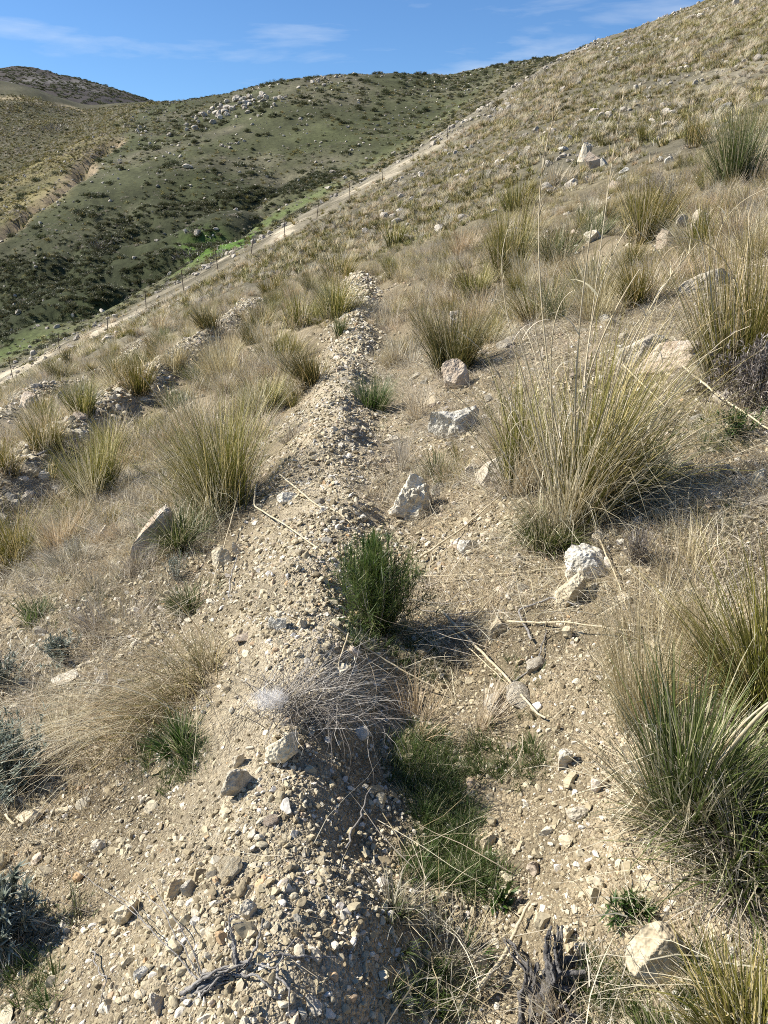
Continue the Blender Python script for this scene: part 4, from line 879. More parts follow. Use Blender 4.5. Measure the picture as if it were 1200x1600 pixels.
# the arched grey dry bush with a tuft of white fluff on it
def dry_bush():
    g = ground(430, 1150); t = empty('dry_bush', g); tag(t, 'arched mass of grey dry twigs over the brown block', 'dry bush')
    n = 330; f = rng.random(n); base = np.stack([rng.normal(0.04, 0.06, n), rng.normal(0.04, 0.05, n), 0.05 + 0.05 * rng.random(n)], -1)
    az = np.where(rng.random(n) < 0.72, rng.normal(-0.05, 0.5, n), rng.random(n) * 6.28)
    L = 0.16 + 0.30 * rng.random(n) * np.where(np.cos(az) > 0.3, 1.0, 0.55)
    add('twigs', blade_mesh('twigs', M['twig'], [blade_arrays(base, az, 0.55 + np.abs(rng.normal(0.15, 0.4, n)), L, 0.9 + rng.normal(0, 0.45, n), np.full(n, 0.0026), 10, rng.random(n), 1.0)]), t)
    n = 60; az = rng.normal(-0.5, 0.7, n)
    add('hanging_twigs', blade_mesh('hanging_twigs', M['twig'], [blade_arrays(np.stack([0.12 + 0.2 * rng.random(n), rng.normal(0, 0.06, n), 0.08 + 0.08 * rng.random(n)], -1), az, 1.2 + rng.normal(0, 0.3, n), 0.12 + 0.22 * rng.random(n), 1.2 + rng.normal(0, 0.4, n), np.full(n, 0.0026), 8, rng.random(n), 0.6)]), t)
    c = at_depth(425, 1092, g[1] - 0.07); n = 1500; v = rng.normal(size=(n, 3)); v /= np.linalg.norm(v, axis=1)[:, None]
    b = v * np.array([0.048, 0.035, 0.022]) * rng.random(n)[:, None] ** 0.5 + np.where(rng.random(n) < 0.35, 1, 0)[:, None] * np.array([-0.022, 0.01, -0.01]); v = v + rng.normal(0, 0.8, v.shape); v /= np.linalg.norm(v, axis=1)[:, None]
    fl = add('white_fluff', blade_mesh('white_fluff', M['fluff'], [blade_arrays(b, np.arctan2(v[:, 1], v[:, 0]), np.arccos(np.clip(v[:, 2], -1, 1)), 0.008 + 0.03 * rng.random(n) ** 2, rng.normal(0.6, 0.9, n), np.full(n, 0.0008), 4, rng.random(n), 1.6)]), None, c)
    tag(fl, 'tuft of white fluff caught on the grey dry twigs', 'fluff')
dry_bush()

# ------------------------------------------------------------------ dry canes and dead wood lying about
def cane(pix, rad_px, label, lift=(0.01, 0.01), mat='cane', name='dry_cane', cat='cane', wob=0.004, flat=False):
    P = []
    for k, (px, py) in enumerate(pix):
        g = ground(px, py); f = k / (len(pix) - 1); P.append(g + np.array([0, 0, lift[0] * (1 - f) + lift[1] * f]))
    P = np.array(P); t = np.linspace(0, len(P) - 1, 6 * len(P)); Q = np.stack([np.interp(t, np.arange(len(P)), P[:, k]) for k in range(3)], -1)
    Q[1:-1, :2] += np.cumsum(rng.normal(0, 0.0035 if mat == 'deadwood' else 0.0012, (len(Q) - 2, 2)), 0); Q[:, 2] = np.maximum(Q[:, 2], hz(Q[:, 0], Q[:, 1]) + 0.003) + rng.normal(0, wob * 0.4, len(Q)); dep = cam_depth(P.mean(0)); r = rad_px * 0.72 * dep / FPX
    o0 = P[0].copy(); o = add(name, tubes_mesh(name, M[mat], [tube(Q - o0, np.linspace(r, r * 0.55, len(Q)), 6)]), None, o0)
    tag(o, label, cat); return o
cane([(402, 778), (400, 806), (450, 833), (524, 878)], 2.4, 'bent pale cane kinked over the edge of the bank', (0.10, 0.01))
cane([(438, 752), (486, 790), (562, 838)], 2.4, 'straight pale cane reaching toward the bright green bush', (0.05, 0.01))
cane([(384, 765), (372, 800), (350, 868), (324, 948)], 1.6, 'thin straw stalk bending down the bank', (0.16, 0.01))
cane([(516, 985), (600, 1040), (692, 1092)], 2.6, 'pale cane lying across the trench below the green bush', (0.03, 0.03))
cane([(684, 962), (738, 1012), (790, 1060), (852, 1130)], 4.0, 'split pale leaf blade lying below the cream angular stone', (0.04, 0.02))
cane([(700, 990), (770, 1055), (818, 1100)], 1.6, 'thin straw beside the split leaf blade', (0.03, 0.02))
cane([(792, 984), (880, 986), (986, 1004)], 2.8, 'bleached stick lying right of the cream angular stone', (0.04, 0.05))
cane([(1064, 596), (1120, 645), (1202, 704)], 3.0, 'pale straight cane leaning across the right edge', (0.10, 0.10))
cane([(970, 590), (1010, 625), (1040, 650)], 2.4, 'short pale cane piece above the dark green clump', (0.10, 0.05))
cane([(655, 880), (720, 835), (800, 768)], 2.4, 'tawny cane lying up the cut slope', (0.03, 0.04))
cane([(650, 905), (760, 905), (900, 890)], 1.5, 'thin straw lying level across the cut slope', (0.02, 0.02))
cane([(735, 985), (780, 930), (812, 880)], 1.5, 'thin tawny stem slanting past the cream angular stone', (0.05, 0.03))
cane([(744, 1562), (790, 1500), (826, 1424)], 6.0, 'thick smooth dead stick near the blackened stump', (0.03, 0.03), 'cane', 'dead_stick', 'stick')
cane([(545, 1010), (530, 1050), (540, 1060)], 2.0, 'short tawny stem under the green bush', (0.06, 0.0))
cane([(935, 850), (960, 905), (990, 990)], 2.2, 'pale fibrous stalk lying right of the white rounded rock', (0.03, 0.03))
cane([(1010, 700), (1040, 770), (1056, 850)], 1.8, 'straw stalk fallen from the tallest clump', (0.10, 0.02))
cane([(0, 1474), (60, 1470), (95, 1462)], 1.3, 'single pale grass stem poking out of the silver-leaved shrub', (0.12, 0.02))
cane([(60, 722), (100, 700), (130, 690)], 2.2, 'dead branch on the lower bank at the left', (0.08, 0.05), 'deadwood', 'dead_branch', 'branch')
cane([(215, 565), (260, 640), (330, 700)], 1.2, 'long straw stalk across the left slope', (0.25, 0.05))
cane([(830, 1010), (810, 960), (860, 940), (900, 955)], 3.0, 'curled grey root below the tan square block', (0.03, 0.03), 'deadwood', 'dead_root', 'root')
cane([(790, 1080), (840, 1040), (850, 990)], 2.0, 'thin dark root on the cut slope', (0.01, 0.02), 'deadwood', 'dead_root', 'root')
cane([(10, 1282), (24, 1296), (30, 1288)], 3.0, 'white forked twig at the left edge', (0.03, 0.02), 'cane', 'dead_twig', 'twig')
cane([(358, 935), (362, 905), (372, 880)], 2.0, 'forked dark twig beside the smooth cream stone', (0.0, 0.05), 'deadwood', 'dead_twig', 'twig')
cane([(145, 1490), (170, 1540), (150, 1590)], 1.8, 'thin dark twig on the lower gravel', (0.01, 0.01), 'deadwood', 'dead_twig', 'twig')
cane([(540, 1330), (560, 1290), (580, 1255)], 2.8, 'short grey twig at the edge of the green grass', (0.01, 0.06), 'deadwood', 'dead_twig', 'twig')

def dead_branch(px, py, label, limbs, mat, name='dead_branch', cat='branch', knot=0.22):
    """limbs: (foot pixel x, foot pixel y, metres above the ground there) ..., start radius, end radius"""
    g = ground(px, py); t = empty(name, g); tag(t, label, cat)
    for k, (pix, r0, r1) in enumerate(limbs):
        P = np.array([ground(a, b) + np.array([0, 0, dz]) - g for a, b, dz in pix]); tt = np.linspace(0, len(P) - 1, 8 * len(P))
        Q = np.stack([np.interp(tt, np.arange(len(P)), P[:, c]) for c in range(3)], -1); Q += np.cumsum(rng.normal(0, 0.0016, Q.shape), 0)
        r = 0.72 * np.linspace(r0, r1, len(Q)) * (1 + knot * rng.normal(0, 1, len(Q)).clip(-1, 1))
        parts = []
        if r0 > 0.007:
            for s_ in range(6):
                off = rng.normal(0, 0.5, 3) * r0; wv = np.cumsum(rng.normal(0, 0.0012, Q.shape), 0); i0 = int(rng.integers(0, 4)); i1 = len(Q) - int(rng.integers(0, 7))
                parts.append(tube((Q + off * np.linspace(1, 0.5, len(Q))[:, None] + wv)[i0:i1], (r * rng.uniform(0.3, 0.6))[i0:i1], 6))
        else: parts.append(tube(Q, r, 7))
        add('trunk' if k == 0 else 'limb', tubes_mesh('limb', M[mat], parts), t)
dead_branch(340, 1545, 'weathered grey forked branch on the bank at the bottom', [
    ([(282, 1558, 0.005), (330, 1542, 0.012), (372, 1526, 0.02), (395, 1512, 0.025)], 0.0095, 0.005), ([(288, 1550, 0.008), (335, 1534, 0.02), (388, 1518, 0.03)], 0.008, 0.005), ([(280, 1566, 0.006), (325, 1550, 0.01), (380, 1524, 0.022)], 0.008, 0.004), ([(296, 1546, 0.004), (340, 1528, 0.012), (384, 1512, 0.02)], 0.006, 0.004), ([(284, 1562, 0.016), (330, 1544, 0.024), (376, 1526, 0.03)], 0.006, 0.003), ([(372, 1524, 0.02), (364, 1500, 0.06), (358, 1490, 0.09), (374, 1488, 0.10)], 0.008, 0.003),
    ([(365, 1530, 0.01), (400, 1540, 0.02), (430, 1565, 0.015), (440, 1592, 0.01)], 0.0045, 0.002), ([(390, 1515, 0.02), (408, 1490, 0.05), (416, 1475, 0.09)], 0.005, 0.002), ([(435, 1512, 0.01), (440, 1535, 0.02), (452, 1550, 0.02), (460, 1574, 0.005)], 0.0045, 0.002), ([(430, 1504, 0.02), (480, 1504, 0.02), (520, 1495, 0.03)], 0.004, 0.002), ([(400, 1512, 0.01), (430, 1530, 0.03), (470, 1500, 0.05)], 0.003, 0.0015)], 'deadwood')
dead_branch(310, 1530, 'cluster of thin brown stems leaning up the bank', [
    ([(310, 1530, 0), (250, 1485, 0.06), (180, 1430, 0.12)], 0.0022, 0.0012), ([(312, 1530, 0), (265, 1480, 0.08), (225, 1440, 0.14)], 0.0022, 0.0012), ([(316, 1526, 0), (290, 1480, 0.08), (250, 1440, 0.14)], 0.0022, 0.0012), ([(308, 1530, 0), (210, 1460, 0.07), (110, 1390, 0.10)], 0.002, 0.001)], 'deadwood', 'twig_bundle', 'twigs', 0.1)
dead_branch(865, 1560, 'blackened gnarled stump at the bottom', [
    ([(850, 1620, 0.02), (842, 1580, 0.05), (862, 1550, 0.07), (908, 1540, 0.05)], 0.034, 0.015), ([(832, 1610, 0.0), (826, 1570, 0.05), (838, 1540, 0.10)], 0.022, 0.008), ([(870, 1550, 0.05), (862, 1520, 0.08), (870, 1490, 0.09)], 0.015, 0.005), ([(850, 1590, 0.02), (880, 1600, 0.03), (906, 1612, 0.02)], 0.026, 0.012), ([(838, 1565, 0.04), (805, 1520, 0.05), (780, 1490, 0.06)], 0.013, 0.005), ([(845, 1560, 0.05), (880, 1565, 0.05), (912, 1552, 0.03)], 0.022, 0.012), ([(860, 1570, 0.08), (850, 1540, 0.11), (858, 1520, 0.14)], 0.018, 0.006)], 'char', 'stump', 'stump', 0.15)
dead_branch(700, 960, 'dark dead twigs right of the bright green bush', [
    ([(640, 940, 0.01), (700, 948, 0.02), (760, 932, 0.01)], 0.004, 0.002), ([(650, 955, 0.01), (720, 965, 0.02), (790, 955, 0.01)], 0.004, 0.002), ([(690, 950, 0.01), (720, 935, 0.03), (740, 920, 0.06)], 0.003, 0.0015)], 'deadwood', 'twig_bundle', 'twigs')

# ------------------------------------------------------------------ the wire fence along the track
posts = [(20, 590), (93, 553), (168, 520), (229, 487), (287, 455), (341, 425), (392, 400), (444, 370), (495, 342), (547, 318), (598, 287), (645, 256), (699, 217), (762, 180), (850, 114), (930, 82)]
gp = [ground(a, b) for a, b in posts]; f0 = gp[0]
fence = empty('wire_fence', f0); tag(fence, 'rusty wire fence on thin posts running up along the pale track', 'fence')
pm = tubes_mesh('post', M['post'], [tube([(0, 0, -0.15), (0, 0, 0.6), (0.01, 0, 1.28)], [0.026, 0.024, 0.022], 6)])
for k, p in enumerate(gp):
    o = add('post', pm, fence, p - f0, (rng.normal(0, 0.09), rng.normal(0, 0.09), 0), (1, 1, rng.uniform(0.75, 1.1) * (1.25 if k == len(gp) - 1 else 1)))
for hgt in (0.45, 0.8, 1.15):
    Q = np.array([p - f0 + np.array([0, 0, hgt]) for p in gp]); add('wire', tubes_mesh('wire', M['post'], [tube(Q, np.full(len(Q), 0.006), 4)]), fence)

# ------------------------------------------------------------------ shrubs of the far hills
def shrub_mesh(name, n, mat, seed, lw=0.16):
    rg = np.random.default_rng(seed); k = 7; c = rg.normal(0, 0.26, (k, 3)); c[:, 2] = 0.08 + 0.34 * rg.random(k)
    ii = rg.integers(k, size=n); P = c[ii] + rg.normal(0, 0.15, (n, 3)); P[:, 2] = np.abs(P[:, 2]) - 0.05
    az = np.arctan2(P[:, 1], P[:, 0]) + rg.normal(0, 0.9, n); lean = np.abs(rg.normal(0.5, 0.4, n))
    return blade_mesh(name, mat, [blade_arrays(P, az, lean, 0.10 + 0.14 * rg.random(n), rg.random(n) * 0.6, np.full(n, lw * 0.4), 2, rg.random(n), 0, rg)])
shrub_protos = [shrub_mesh('foliage', 420, M['scrub'], 60 + k) for k in range(5)]
bare_proto = shrub_mesh('bare_twigs', 260, M['twig'], 70, 0.05)
def shrub(px, py, size_px, label, group=None, mesh=None, flat=0.75):
    g = ground(px, py); S = size_px * cam_depth(g) / FPX
    o = add('shrub', mesh or shrub_protos[int(rng.integers(5))], None, g, (0, 0, rng.random() * 6.28), (S, S, S * flat)); tag(o, label, 'shrub', group)
for px, py, s, lb in [(152, 308, 15, 'round dark shrub right of the washed-out ditch'), (188, 265, 13, 'dark shrub above the lone pale rock'), (262, 310, 15, 'dark shrub in a pair below the lone pale rock'), (255, 338, 15, 'dark shrub in the middle of the lower far slope'), (233, 288, 10, 'small yellowish shrub on the far slope'), (150, 338, 16, 'dark shrub low on the far slope'), (127, 334, 18, 'wide dark shrub low on the far slope beside the ditch'), (195, 348, 16, 'tall dark shrub above the dark gully'), (335, 268, 12, 'dark shrub right of the lone pale rock'), (372, 260, 16, 'long dark shrub on the far slope'), (326, 322, 20, 'dark shrub with a long shadow above the green patch')]:
    shrub(px, py, s, lb)
for px, py, s, lb in [(300, 405, 46, 'bare purplish thicket beside the bright green patch'), (345, 402, 40, 'bare purplish thicket between the green patch and the track'), (160, 388, 44, 'bare purplish bush on the shaded lower slope'), (308, 366, 30, 'bare brown bush round the grey pointed rock'), (185, 256, 14, 'bare brown bush at the head of the ditch'), (90, 205, 36, 'purplish thicket in the hollow at the far left')]:
    shrub(px, py, s, lb, None, bare_proto, 0.6)
n = 0; SH = []; shrub_rows = []
def opp_zone(x, y):
    th = math.atan2(x, y); r = math.hypot(x, y); g = float(kl(K_G, th)[0]); s = float(kl(K_S, th)[0]); return g * 1.04 < r < s * 1.01
tries = 0
while n < 270 and tries < 60000:
    tries += 1; th = rng.uniform(R(-30), R(14)); r = rng.uniform(68, 205)
    x, y = r * math.sin(th), r * math.cos(th)
    if rng.random() > (r / 205) or not opp_zone(x, y): continue
    if vnoise2(np.array([x / 14]), np.array([y / 14]), 3)[0] < -0.35: continue
    z = float(hz(x, y)); a, b, d = project(np.array([x, y, z]))
    if not (-5 < a < 860) or any((x - p) ** 2 + (y - q) ** 2 < 1.2 for p, q in SH): continue
    S = rng.uniform(0.75, 1.45); o = add('shrub', shrub_protos[n % 5], None, (x, y, z), (0, 0, rng.random() * 6.28), (S, S, S * rng.uniform(0.5, 0.75)))
    rg_ = float(kl(K_G, th)[0]); rs_ = float(kl(K_S, th)[0]); f = (r - rg_) / (rs_ - rg_)
    row = 'by the valley floor' if f < 0.2 else 'low on the far hill' if f < 0.42 else 'midway up the far hill' if f < 0.64 else 'high on the far hill' if f < 0.86 else 'along the far crest'
    colm = 'left of the outcrop' if a < 285 else 'below the outcrop' if a < 420 else 'below the boulders' if a < 580 else 'near the valley head'
    if row == 'along the far crest': colm = 'at its left' if a < 330 else 'at its middle' if a < 560 else 'at its right'
    tag(o, 'x', 'shrub', 'dark green shrubs ' + row); shrub_rows.append((o, '%s shrubs %s %s' % ('large' if S > 1.1 else 'small', row, colm))); SH.append((x, y)); n += 1

name_rows(shrub_rows)
# ------------------------------------------------------------------ uncountable stuff
def polar_pts(n, r0, r1, t0=-46, t1=46, power=1.0):
    """even over the ground when power is 1; a larger power gathers toward r0"""
    r = np.sqrt(r0 ** 2 + (r1 ** 2 - r0 ** 2) * rng.random(n) ** power); th = np.radians(rng.uniform(t0, t1, n)); return r * np.sin(th), r * np.cos(th)
def rots(n, s): return np.stack([rng.normal(0, s, n), rng.normal(0, s, n), rng.random(n) * 6.28], -1)
# gravel
peb = [rock_mesh('pebble', 900 + k, (1, 0.75 + 0.04 * k, 0.55 + 0.06 * (k % 4)), 2, 8, 0.10, (0.32, 0.75), M['pebble']) for k in range(9)]
X1, Y1 = polar_pts(100000, 0.9, 3.8, power=1.1); S1 = 0.0035 + 0.024 * rng.random(len(X1)) ** 4.5
X2, Y2 = polar_pts(75000, 3.4, 9.5, -34, 34, power=1.3); S2 = 0.007 + 0.04 * rng.random(len(X2)) ** 4
y3 = 1.0 + 25 * rng.random(24000) ** 1.8; x3 = crest_x(y3) + rng.normal(-0.05, 0.22, 24000); S3 = 0.005 + 0.030 * rng.random(24000) ** 4 + 0.009 * np.maximum(y3 - 2.5, 0) * rng.random(24000) ** 2.5
y4 = rng.uniform(6, 28, 15000); o4 = np.where(rng.random(15000) < 0.6, old_bank(y4, -3.75), old_bank(y4, -7.6)); x4 = crest_x(y4) + o4 + rng.normal(0, 0.28, 15000); S4 = 0.03 + 0.12 * rng.random(15000) ** 3
X5, Y5 = polar_pts(9000, 9, 30, -32, 32); S5 = 0.03 + 0.10 * rng.random(len(X5)) ** 3
RF = np.array([f for f in rock_feet if f[1] < 12]); ri = np.repeat(np.arange(len(RF)), 60); ra = rng.random(len(ri)) * 6.28; rd = RF[ri, 2] * (0.42 + 0.35 * rng.random(len(ri)) ** 1.5)
X8 = RF[ri, 0] + rd * np.cos(ra); Y8 = RF[ri, 1] + rd * np.sin(ra) * 0.9; S8 = 0.05 * RF[ri, 2] + 0.004 + 0.12 * RF[ri, 2] * rng.random(len(ri)) ** 3
X9, Y9 = polar_pts(70000, 0.9, 3.4, power=1.05); S9 = 0.003 + 0.004 * rng.random(len(X9))
X6, Y6 = polar_pts(6000, 1.2, 7, -44, 36, power=1.0); S6 = 0.016 + 0.045 * rng.random(len(X6)) ** 2
X = np.concatenate([X1, X2, x3, x4, X5, X6, X8, X9]); Y = np.concatenate([Y1, Y2, y3, y4, Y5, Y6, Y8, Y9]); S = np.concatenate([S1, S2, S3, S4, S5, S6, S8, S9])
dn = vnoise2(X * 2.1, Y * 2.1, 14) + 0.6 * vnoise2(X * 6, Y * 6, 15); keep = dn > rng.uniform(-1.6, 0.2, len(X)); X, Y, S = X[keep], Y[keep], S[keep]
n = len(X)
gn_scatter('gravel', np.stack([X, Y, hz(X, Y) + S * rng.uniform(-0.16, 0.2, n)], -1), rots(n, 0.5), S[:, None] * rng.uniform(0.7, 1.25, (n, 3)), rng.integers(9, size=n), peb, 'tan gravel covering the spoil bank and trench')
# stones of the right hill, the track and the far slope, too many and small to tell apart
X, Y = polar_pts(17000, 36, 140, -30, 33); th = np.arctan2(X, Y); r = np.hypot(X, Y); rt = kl(K_T, th)[0]; k = (r < rt * 1.09) & (vnoise2(X / 6, Y / 6, 77) + 0.5 * vnoise2(X / 2, Y / 2, 79) + (np.abs(r - rt * 1.02) < 5) * 0.7 > 0.33)
X, Y = X[k], Y[k]; n = len(X); S = 0.12 + 0.6 * rng.random(n) ** 5
X6, Y6 = polar_pts(2600, 70, 200, -30, 14); th = np.arctan2(X6, Y6); r = np.hypot(X6, Y6); k = (r > kl(K_G, th)[0]) & (r < kl(K_S, th)[0]); X6, Y6 = X6[k], Y6[k]
X = np.concatenate([X, X6]); Y = np.concatenate([Y, Y6]); S = np.concatenate([S, 0.2 + 0.5 * rng.random(len(X6)) ** 4]); n = len(X)
gn_scatter('hill_stones', np.stack([X, Y, hz(X, Y) + S * 0.1], -1), rots(n, 0.3), S[:, None] * rng.uniform(0.7, 1.2, (n, 3)), rng.integers(6, size=n), far_meshes, 'pale stones strewn over the distant hillsides')
# dry grass litter: short dead blades flat on the ground
def litter_proto(n, s, mat, ln, up=1.25): 
    b = np.stack([rng.uniform(-s, s, n), rng.uniform(-s, s, n), 0.004 + 0 * np.arange(n)], -1)
    return blade_mesh('litter', M[mat], [blade_arrays(b, rng.random(n) * 6.28, up + rng.normal(0, 0.18, n), ln * (0.4 + rng.random(n)), rng.normal(0.25, 0.3, n), 0.0016 + 0.0016 * rng.random(n), 4, rng.random(n), 0.5)])
lp = [litter_proto(16, 0.10, 'greystraw', 0.10) for _ in range(5)] + [litter_proto(12, 0.10, 'straw', 0.2) for _ in range(3)]
X, Y = polar_pts(20000, 1.0, 10, -46, 46, 1.2); c = X - crest_x(Y)
k = (vnoise2(X * 1.1, Y * 1.1, 33) + 0.5 * vnoise2(X * 3.3, Y * 3.3, 34) + 0.5 * (c > 0.3) - 0.9 * (np.abs(c - 0.75) < 0.4) * (Y < 2.6) - 1.2 * np.exp(-((c + 0.1) / 0.45) ** 2) > -0.15); X, Y = X[k], Y[k]; n = len(X)
gn_scatter('grass_litter', np.stack([X, Y, hz(X, Y)], -1), rots(n, 0.1) + np.array([0, 0.25, 0]) * 0, np.ones((n, 3)) * rng.uniform(0.6, 1.3, (n, 1)), rng.integers(8, size=n), lp, 'dead grass litter lying on the soil')
lsp = [litter_proto(2, 0.12, m_, ln_, 1.47) for m_, ln_ in (('straw', 0.3), ('straw', 0.45), ('greystraw', 0.35), ('blond', 0.3), ('straw', 0.22))]
X, Y = polar_pts(1900, 1.1, 8, -44, 38, 1.1); c = X - crest_x(Y); k = (rng.random(len(X)) > 0.85 * np.exp(-((c + 0.1) / 0.5) ** 2)); X, Y = X[k], Y[k]; n = len(X)
gn_scatter('loose_straw', np.stack([X, Y, hz(X, Y) + 0.012], -1), rots(n, 0.08), np.ones((n, 3)) * rng.uniform(0.6, 1.3, (n, 1)), rng.integers(5, size=n), lsp, 'loose dry straws lying on the soil')
# low dry grass between the clumps
sp = [blade_mesh('sward', M[m_], [tuft_blades(70, 0.10, 0.30, 0.8, 0.8, 0.0045, 3)]) for m_ in ('straw', 'blond', 'blond', 'greystraw', 'olive', 'greystraw')]
X, Y = polar_pts(21000, 4.5, 34, -36, 34, 1.2); c = X - crest_x(Y)
k = (fbm2(X, Y, 1.9, 3, 44) * 2.6 - 0.05 - 1.8 * np.exp(-((c + 0.05) / 0.55) ** 2) - 1.6 * np.exp(-((c - old_bank(Y, -3.75)) / 0.45) ** 2) - 1.6 * np.exp(-((c - old_bank(Y, -7.6)) / 0.5) ** 2) > rng.uniform(-0.3, 0.5, len(X))); X, Y = X[k], Y[k]; n = len(X)
for bpx, bpy_, br in ((1030, 320, 2.2), (960, 370, 1.6), (700, 560, 0.8), (960, 400, 1.2), (1100, 470, 1.0), (870, 330, 1.5), (300, 640, 0.5)):
    q = ground(bpx, bpy_); k = (X - q[0]) ** 2 + ((Y - q[1]) * 0.6) ** 2 > (br * rng.uniform(0.5, 1.2, len(X))) ** 2; X, Y = X[k], Y[k]
n = len(X); sc = rng.uniform(0.5, 1.5, (n, 1)) * np.clip(np.hypot(X, Y) / 9, 0.55, 1.2)[:, None]
gn_scatter('dry_grass', np.stack([X, Y, hz(X, Y) - 0.01], -1), rots(n, 0.1), np.ones((n, 3)) * sc, rng.integers(6, size=n), sp, 'low blond dry grass between the clumps')
# fine dry stems close by
fp = [blade_mesh('wisps', M[m_], [tuft_blades(14, 0.05, 0.17, 1.0, 0.8, 0.0018, 4)]) for m_ in ('straw', 'greystraw', 'greystraw', 'blond')]
X, Y = polar_pts(15000, 1.2, 7.5, -46, 40, 1.1); c = X - crest_x(Y)
k = (fbm2(X, Y, 0.9, 3, 54) * 1.7 + 0.2 + 0.6 * (c < -0.7) + 0.25 * (c > 1.3) - 0.5 * (np.abs(c - 0.75) < 0.4) * (Y < 2.6) - 1.5 * np.exp(-((c + 0.15) / 0.4) ** 2) > rng.uniform(-0.1, 0.6, len(X))); X, Y = X[k], Y[k]; n = len(X)
gn_scatter('dry_wisps', np.stack([X, Y, hz(X, Y)], -1), rots(n, 0.15), np.ones((n, 3)) * rng.uniform(0.5, 1.4, (n, 1)), rng.integers(4, size=n), fp, 'fine dry grass wisps on the soil')
# green grass in the trench
gp_ = [blade_mesh('turf', M[m_], [tuft_blades(45, 0.035, 0.09, 0.9, 0.9, 0.0024, 3)]) for m_ in ('lush', 'lush', 'green')]
def blob(px, py, rx, ry, n):
    a = rng.random(n) * 6.28; q = np.sqrt(rng.random(n)); G = [ground(px + rx * q[i] * math.cos(a[i]), py + ry * q[i] * math.sin(a[i])) for i in range(n)]; return np.array(G)
G = np.vstack([blob(670, 1230, 40, 60, 90), blob(700, 1280, 50, 40, 90), blob(690, 1345, 60, 40, 110), blob(745, 1370, 55, 25, 80), blob(660, 1170, 30, 30, 30), blob(740, 1190, 60, 40, 50), blob(650, 1190, 60, 60, 90), blob(640, 1480, 50, 120, 30), blob(700, 1540, 60, 60, 22), blob(830, 1190, 30, 30, 25), blob(610, 640, 30, 60, 40), blob(1120, 680, 60, 30, 50), blob(600, 1000, 60, 25, 40), blob(920, 800, 50, 30, 25), blob(820, 1080, 60, 60, 12), blob(660, 1030, 40, 40, 30), blob(270, 1190, 60, 50, 50), blob(120, 950, 90, 50, 30), blob(60, 1540, 40, 60, 25), blob(1080, 800, 80, 60, 30), blob(1120, 1560, 60, 60, 40), blob(960, 1560, 60, 50, 40)])
n = len(G); gn_scatter('green_grass', G, rots(n, 0.1), np.ones((n, 3)) * rng.uniform(0.5, 1.25, (n, 1)), rng.integers(3, size=n), gp_, 'short fresh green grass along the trench floor')
# tufts of the right hill and the spur, hundreds upon hundreds
def patch_proto(mats, nt, size, h, bl, wd):
    out = []
    for m_ in mats:
        ps = []
        for _ in range(nt):
            V, F, al, ti = tuft_blades(bl, 0.24, h * rng.uniform(0.5, 1.2), 0.95, 0.8, wd, 2); V[:, :2] += rng.uniform(-size, size, 2); ps.append((V, F, al, ti))
        out.append(blade_mesh('hill_tuft', M[m_], ps))
    return out
ht = patch_proto(('olive', 'blond', 'straw', 'olive', 'dark', 'greystraw', 'olive', 'blond'), 5, 1.7, 0.6, 55, 0.03)
X, Y = polar_pts(17000, 34, 142, -30, 33); th = np.arctan2(X, Y); r = np.hypot(X, Y); rt = kl(K_T, th)[0]
rtl = kl(K_TL, th)[0]
k = (r < rt * 1.01) & ((r < rtl - 0.5) | (rng.random(len(r)) < 0.04)) & (vnoise2(X / 11, Y / 8, 66) * 0.9 + 0.7 * vnoise2(X / 3.2, Y / 3.2, 68) + 0.6 > rng.uniform(-0.3, 0.5, len(X))); X, Y = X[k], Y[k]
X7, Y7 = polar_pts(6000, 100, 262, -31, -14); th = np.arctan2(X7, Y7); a, b, d = project(np.stack([X7, Y7, hz(X7, Y7)], -1)); r7 = np.hypot(X7, Y7); k = (a < 235) & ((r7 > kl(K_S, th)[0] * 1.02) | ((b < 385 - a * 0.95 + 55 * fbm2(X7, Y7, 14, 3, 99)) & (r7 > kl(K_O2, th)[0]))); X7, Y7 = X7[k], Y7[k]
X = np.concatenate([X, X7]); Y = np.concatenate([Y, Y7]); n = len(X); sc = rng.uniform(0.5, 1.1, (n, 1)) * (1 + 0.45 * vnoise2(X / 9, Y / 9, 73))[:, None]
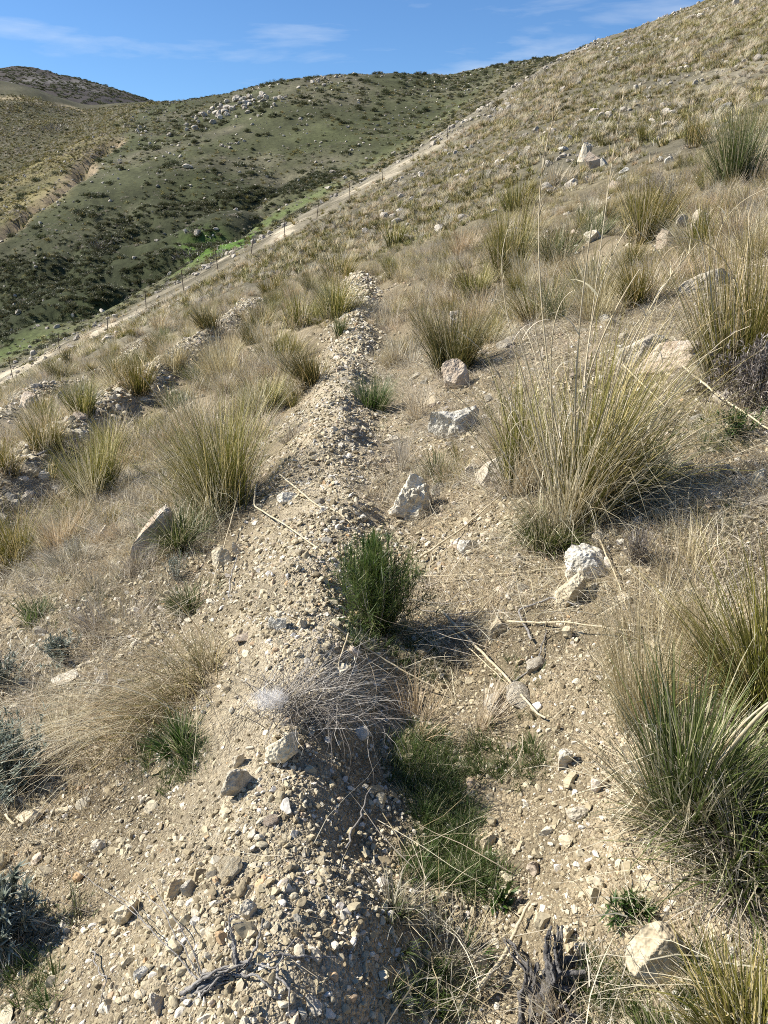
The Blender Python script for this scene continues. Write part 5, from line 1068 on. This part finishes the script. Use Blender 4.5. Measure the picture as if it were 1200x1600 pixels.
# lay each patch along the slope it grows on
ex = 0.6; gx = (hz(X + ex, Y) - hz(X - ex, Y)) / (2 * ex); gy = (hz(X, Y + ex) - hz(X, Y - ex)) / (2 * ex)
rr_ = np.stack([np.arctan(gy), -np.arctan(gx), 0 * gx], -1)
gn_scatter('hill_grass', np.stack([X, Y, hz(X, Y) - 0.03], -1), rr_, np.ones((n, 3)) * sc, np.where(np.arange(n) < n - len(X7), rng.integers(8, size=n), rng.choice([0, 3, 4, 5, 6, 4], n)), ht, 'dry grass covering the right-hand hill')
# low scrub of the opposite hill
X, Y = polar_pts(44000, 64, 262, -31, 15); th = np.arctan2(X, Y); r = np.hypot(X, Y)
k = (r > kl(K_T, th)[0] * 1.035) & (r < kl(K_L2, th)[0] * 1.02) & (fbm2(X, Y, 13, 3, 76) * 1.4 + 0.22 > rng.uniform(-0.5, 0.6, len(X))); X, Y = X[k], Y[k]; n = len(X); sc = 0.2 + 0.6 * rng.random((n, 1)) ** 3
Xa, Ya = polar_pts(9000, 62, 110, -31, -3); th = np.arctan2(Xa, Ya); r = np.hypot(Xa, Ya)
k = (r > kl(K_G, th)[0] * 1.07) & (r < kl(K_O1, th)[0] * 1.15) & (fbm2(Xa, Ya, 7, 3, 78) * 1.6 + 0.15 > rng.uniform(-0.5, 0.6, len(Xa))); Xa, Ya = Xa[k], Ya[k]
X = np.concatenate([X, Xa]); Y = np.concatenate([Y, Ya]); sc = np.concatenate([sc, 0.35 + 0.6 * rng.random((len(Xa), 1)) ** 2]); n = len(X)
Xb, Yb = polar_pts(2600, 380, 625, -31, -14); X = np.concatenate([X, Xb]); Y = np.concatenate([Y, Yb]); sc = np.concatenate([sc, 0.9 + 1.2 * rng.random((len(Xb), 1)) ** 2]); n = len(X)
sm = shrub_protos[:3] + [shrub_mesh('low_scrub', 160, M['olive'], 81, 0.2), shrub_mesh('low_scrub', 160, M['greystraw'], 82, 0.12)]
gn_scatter('hill_scrub', np.stack([X, Y, hz(X, Y) - 0.03], -1), rots(n, 0.1), np.concatenate([sc, sc, sc * 0.65], 1), np.where(np.arange(n) >= n - len(Xb) - len(Xa), rng.integers(3, size=n), rng.choice(5, n, p=[0.14, 0.14, 0.14, 0.30, 0.28])), sm, 'low scrub covering the far hillside')
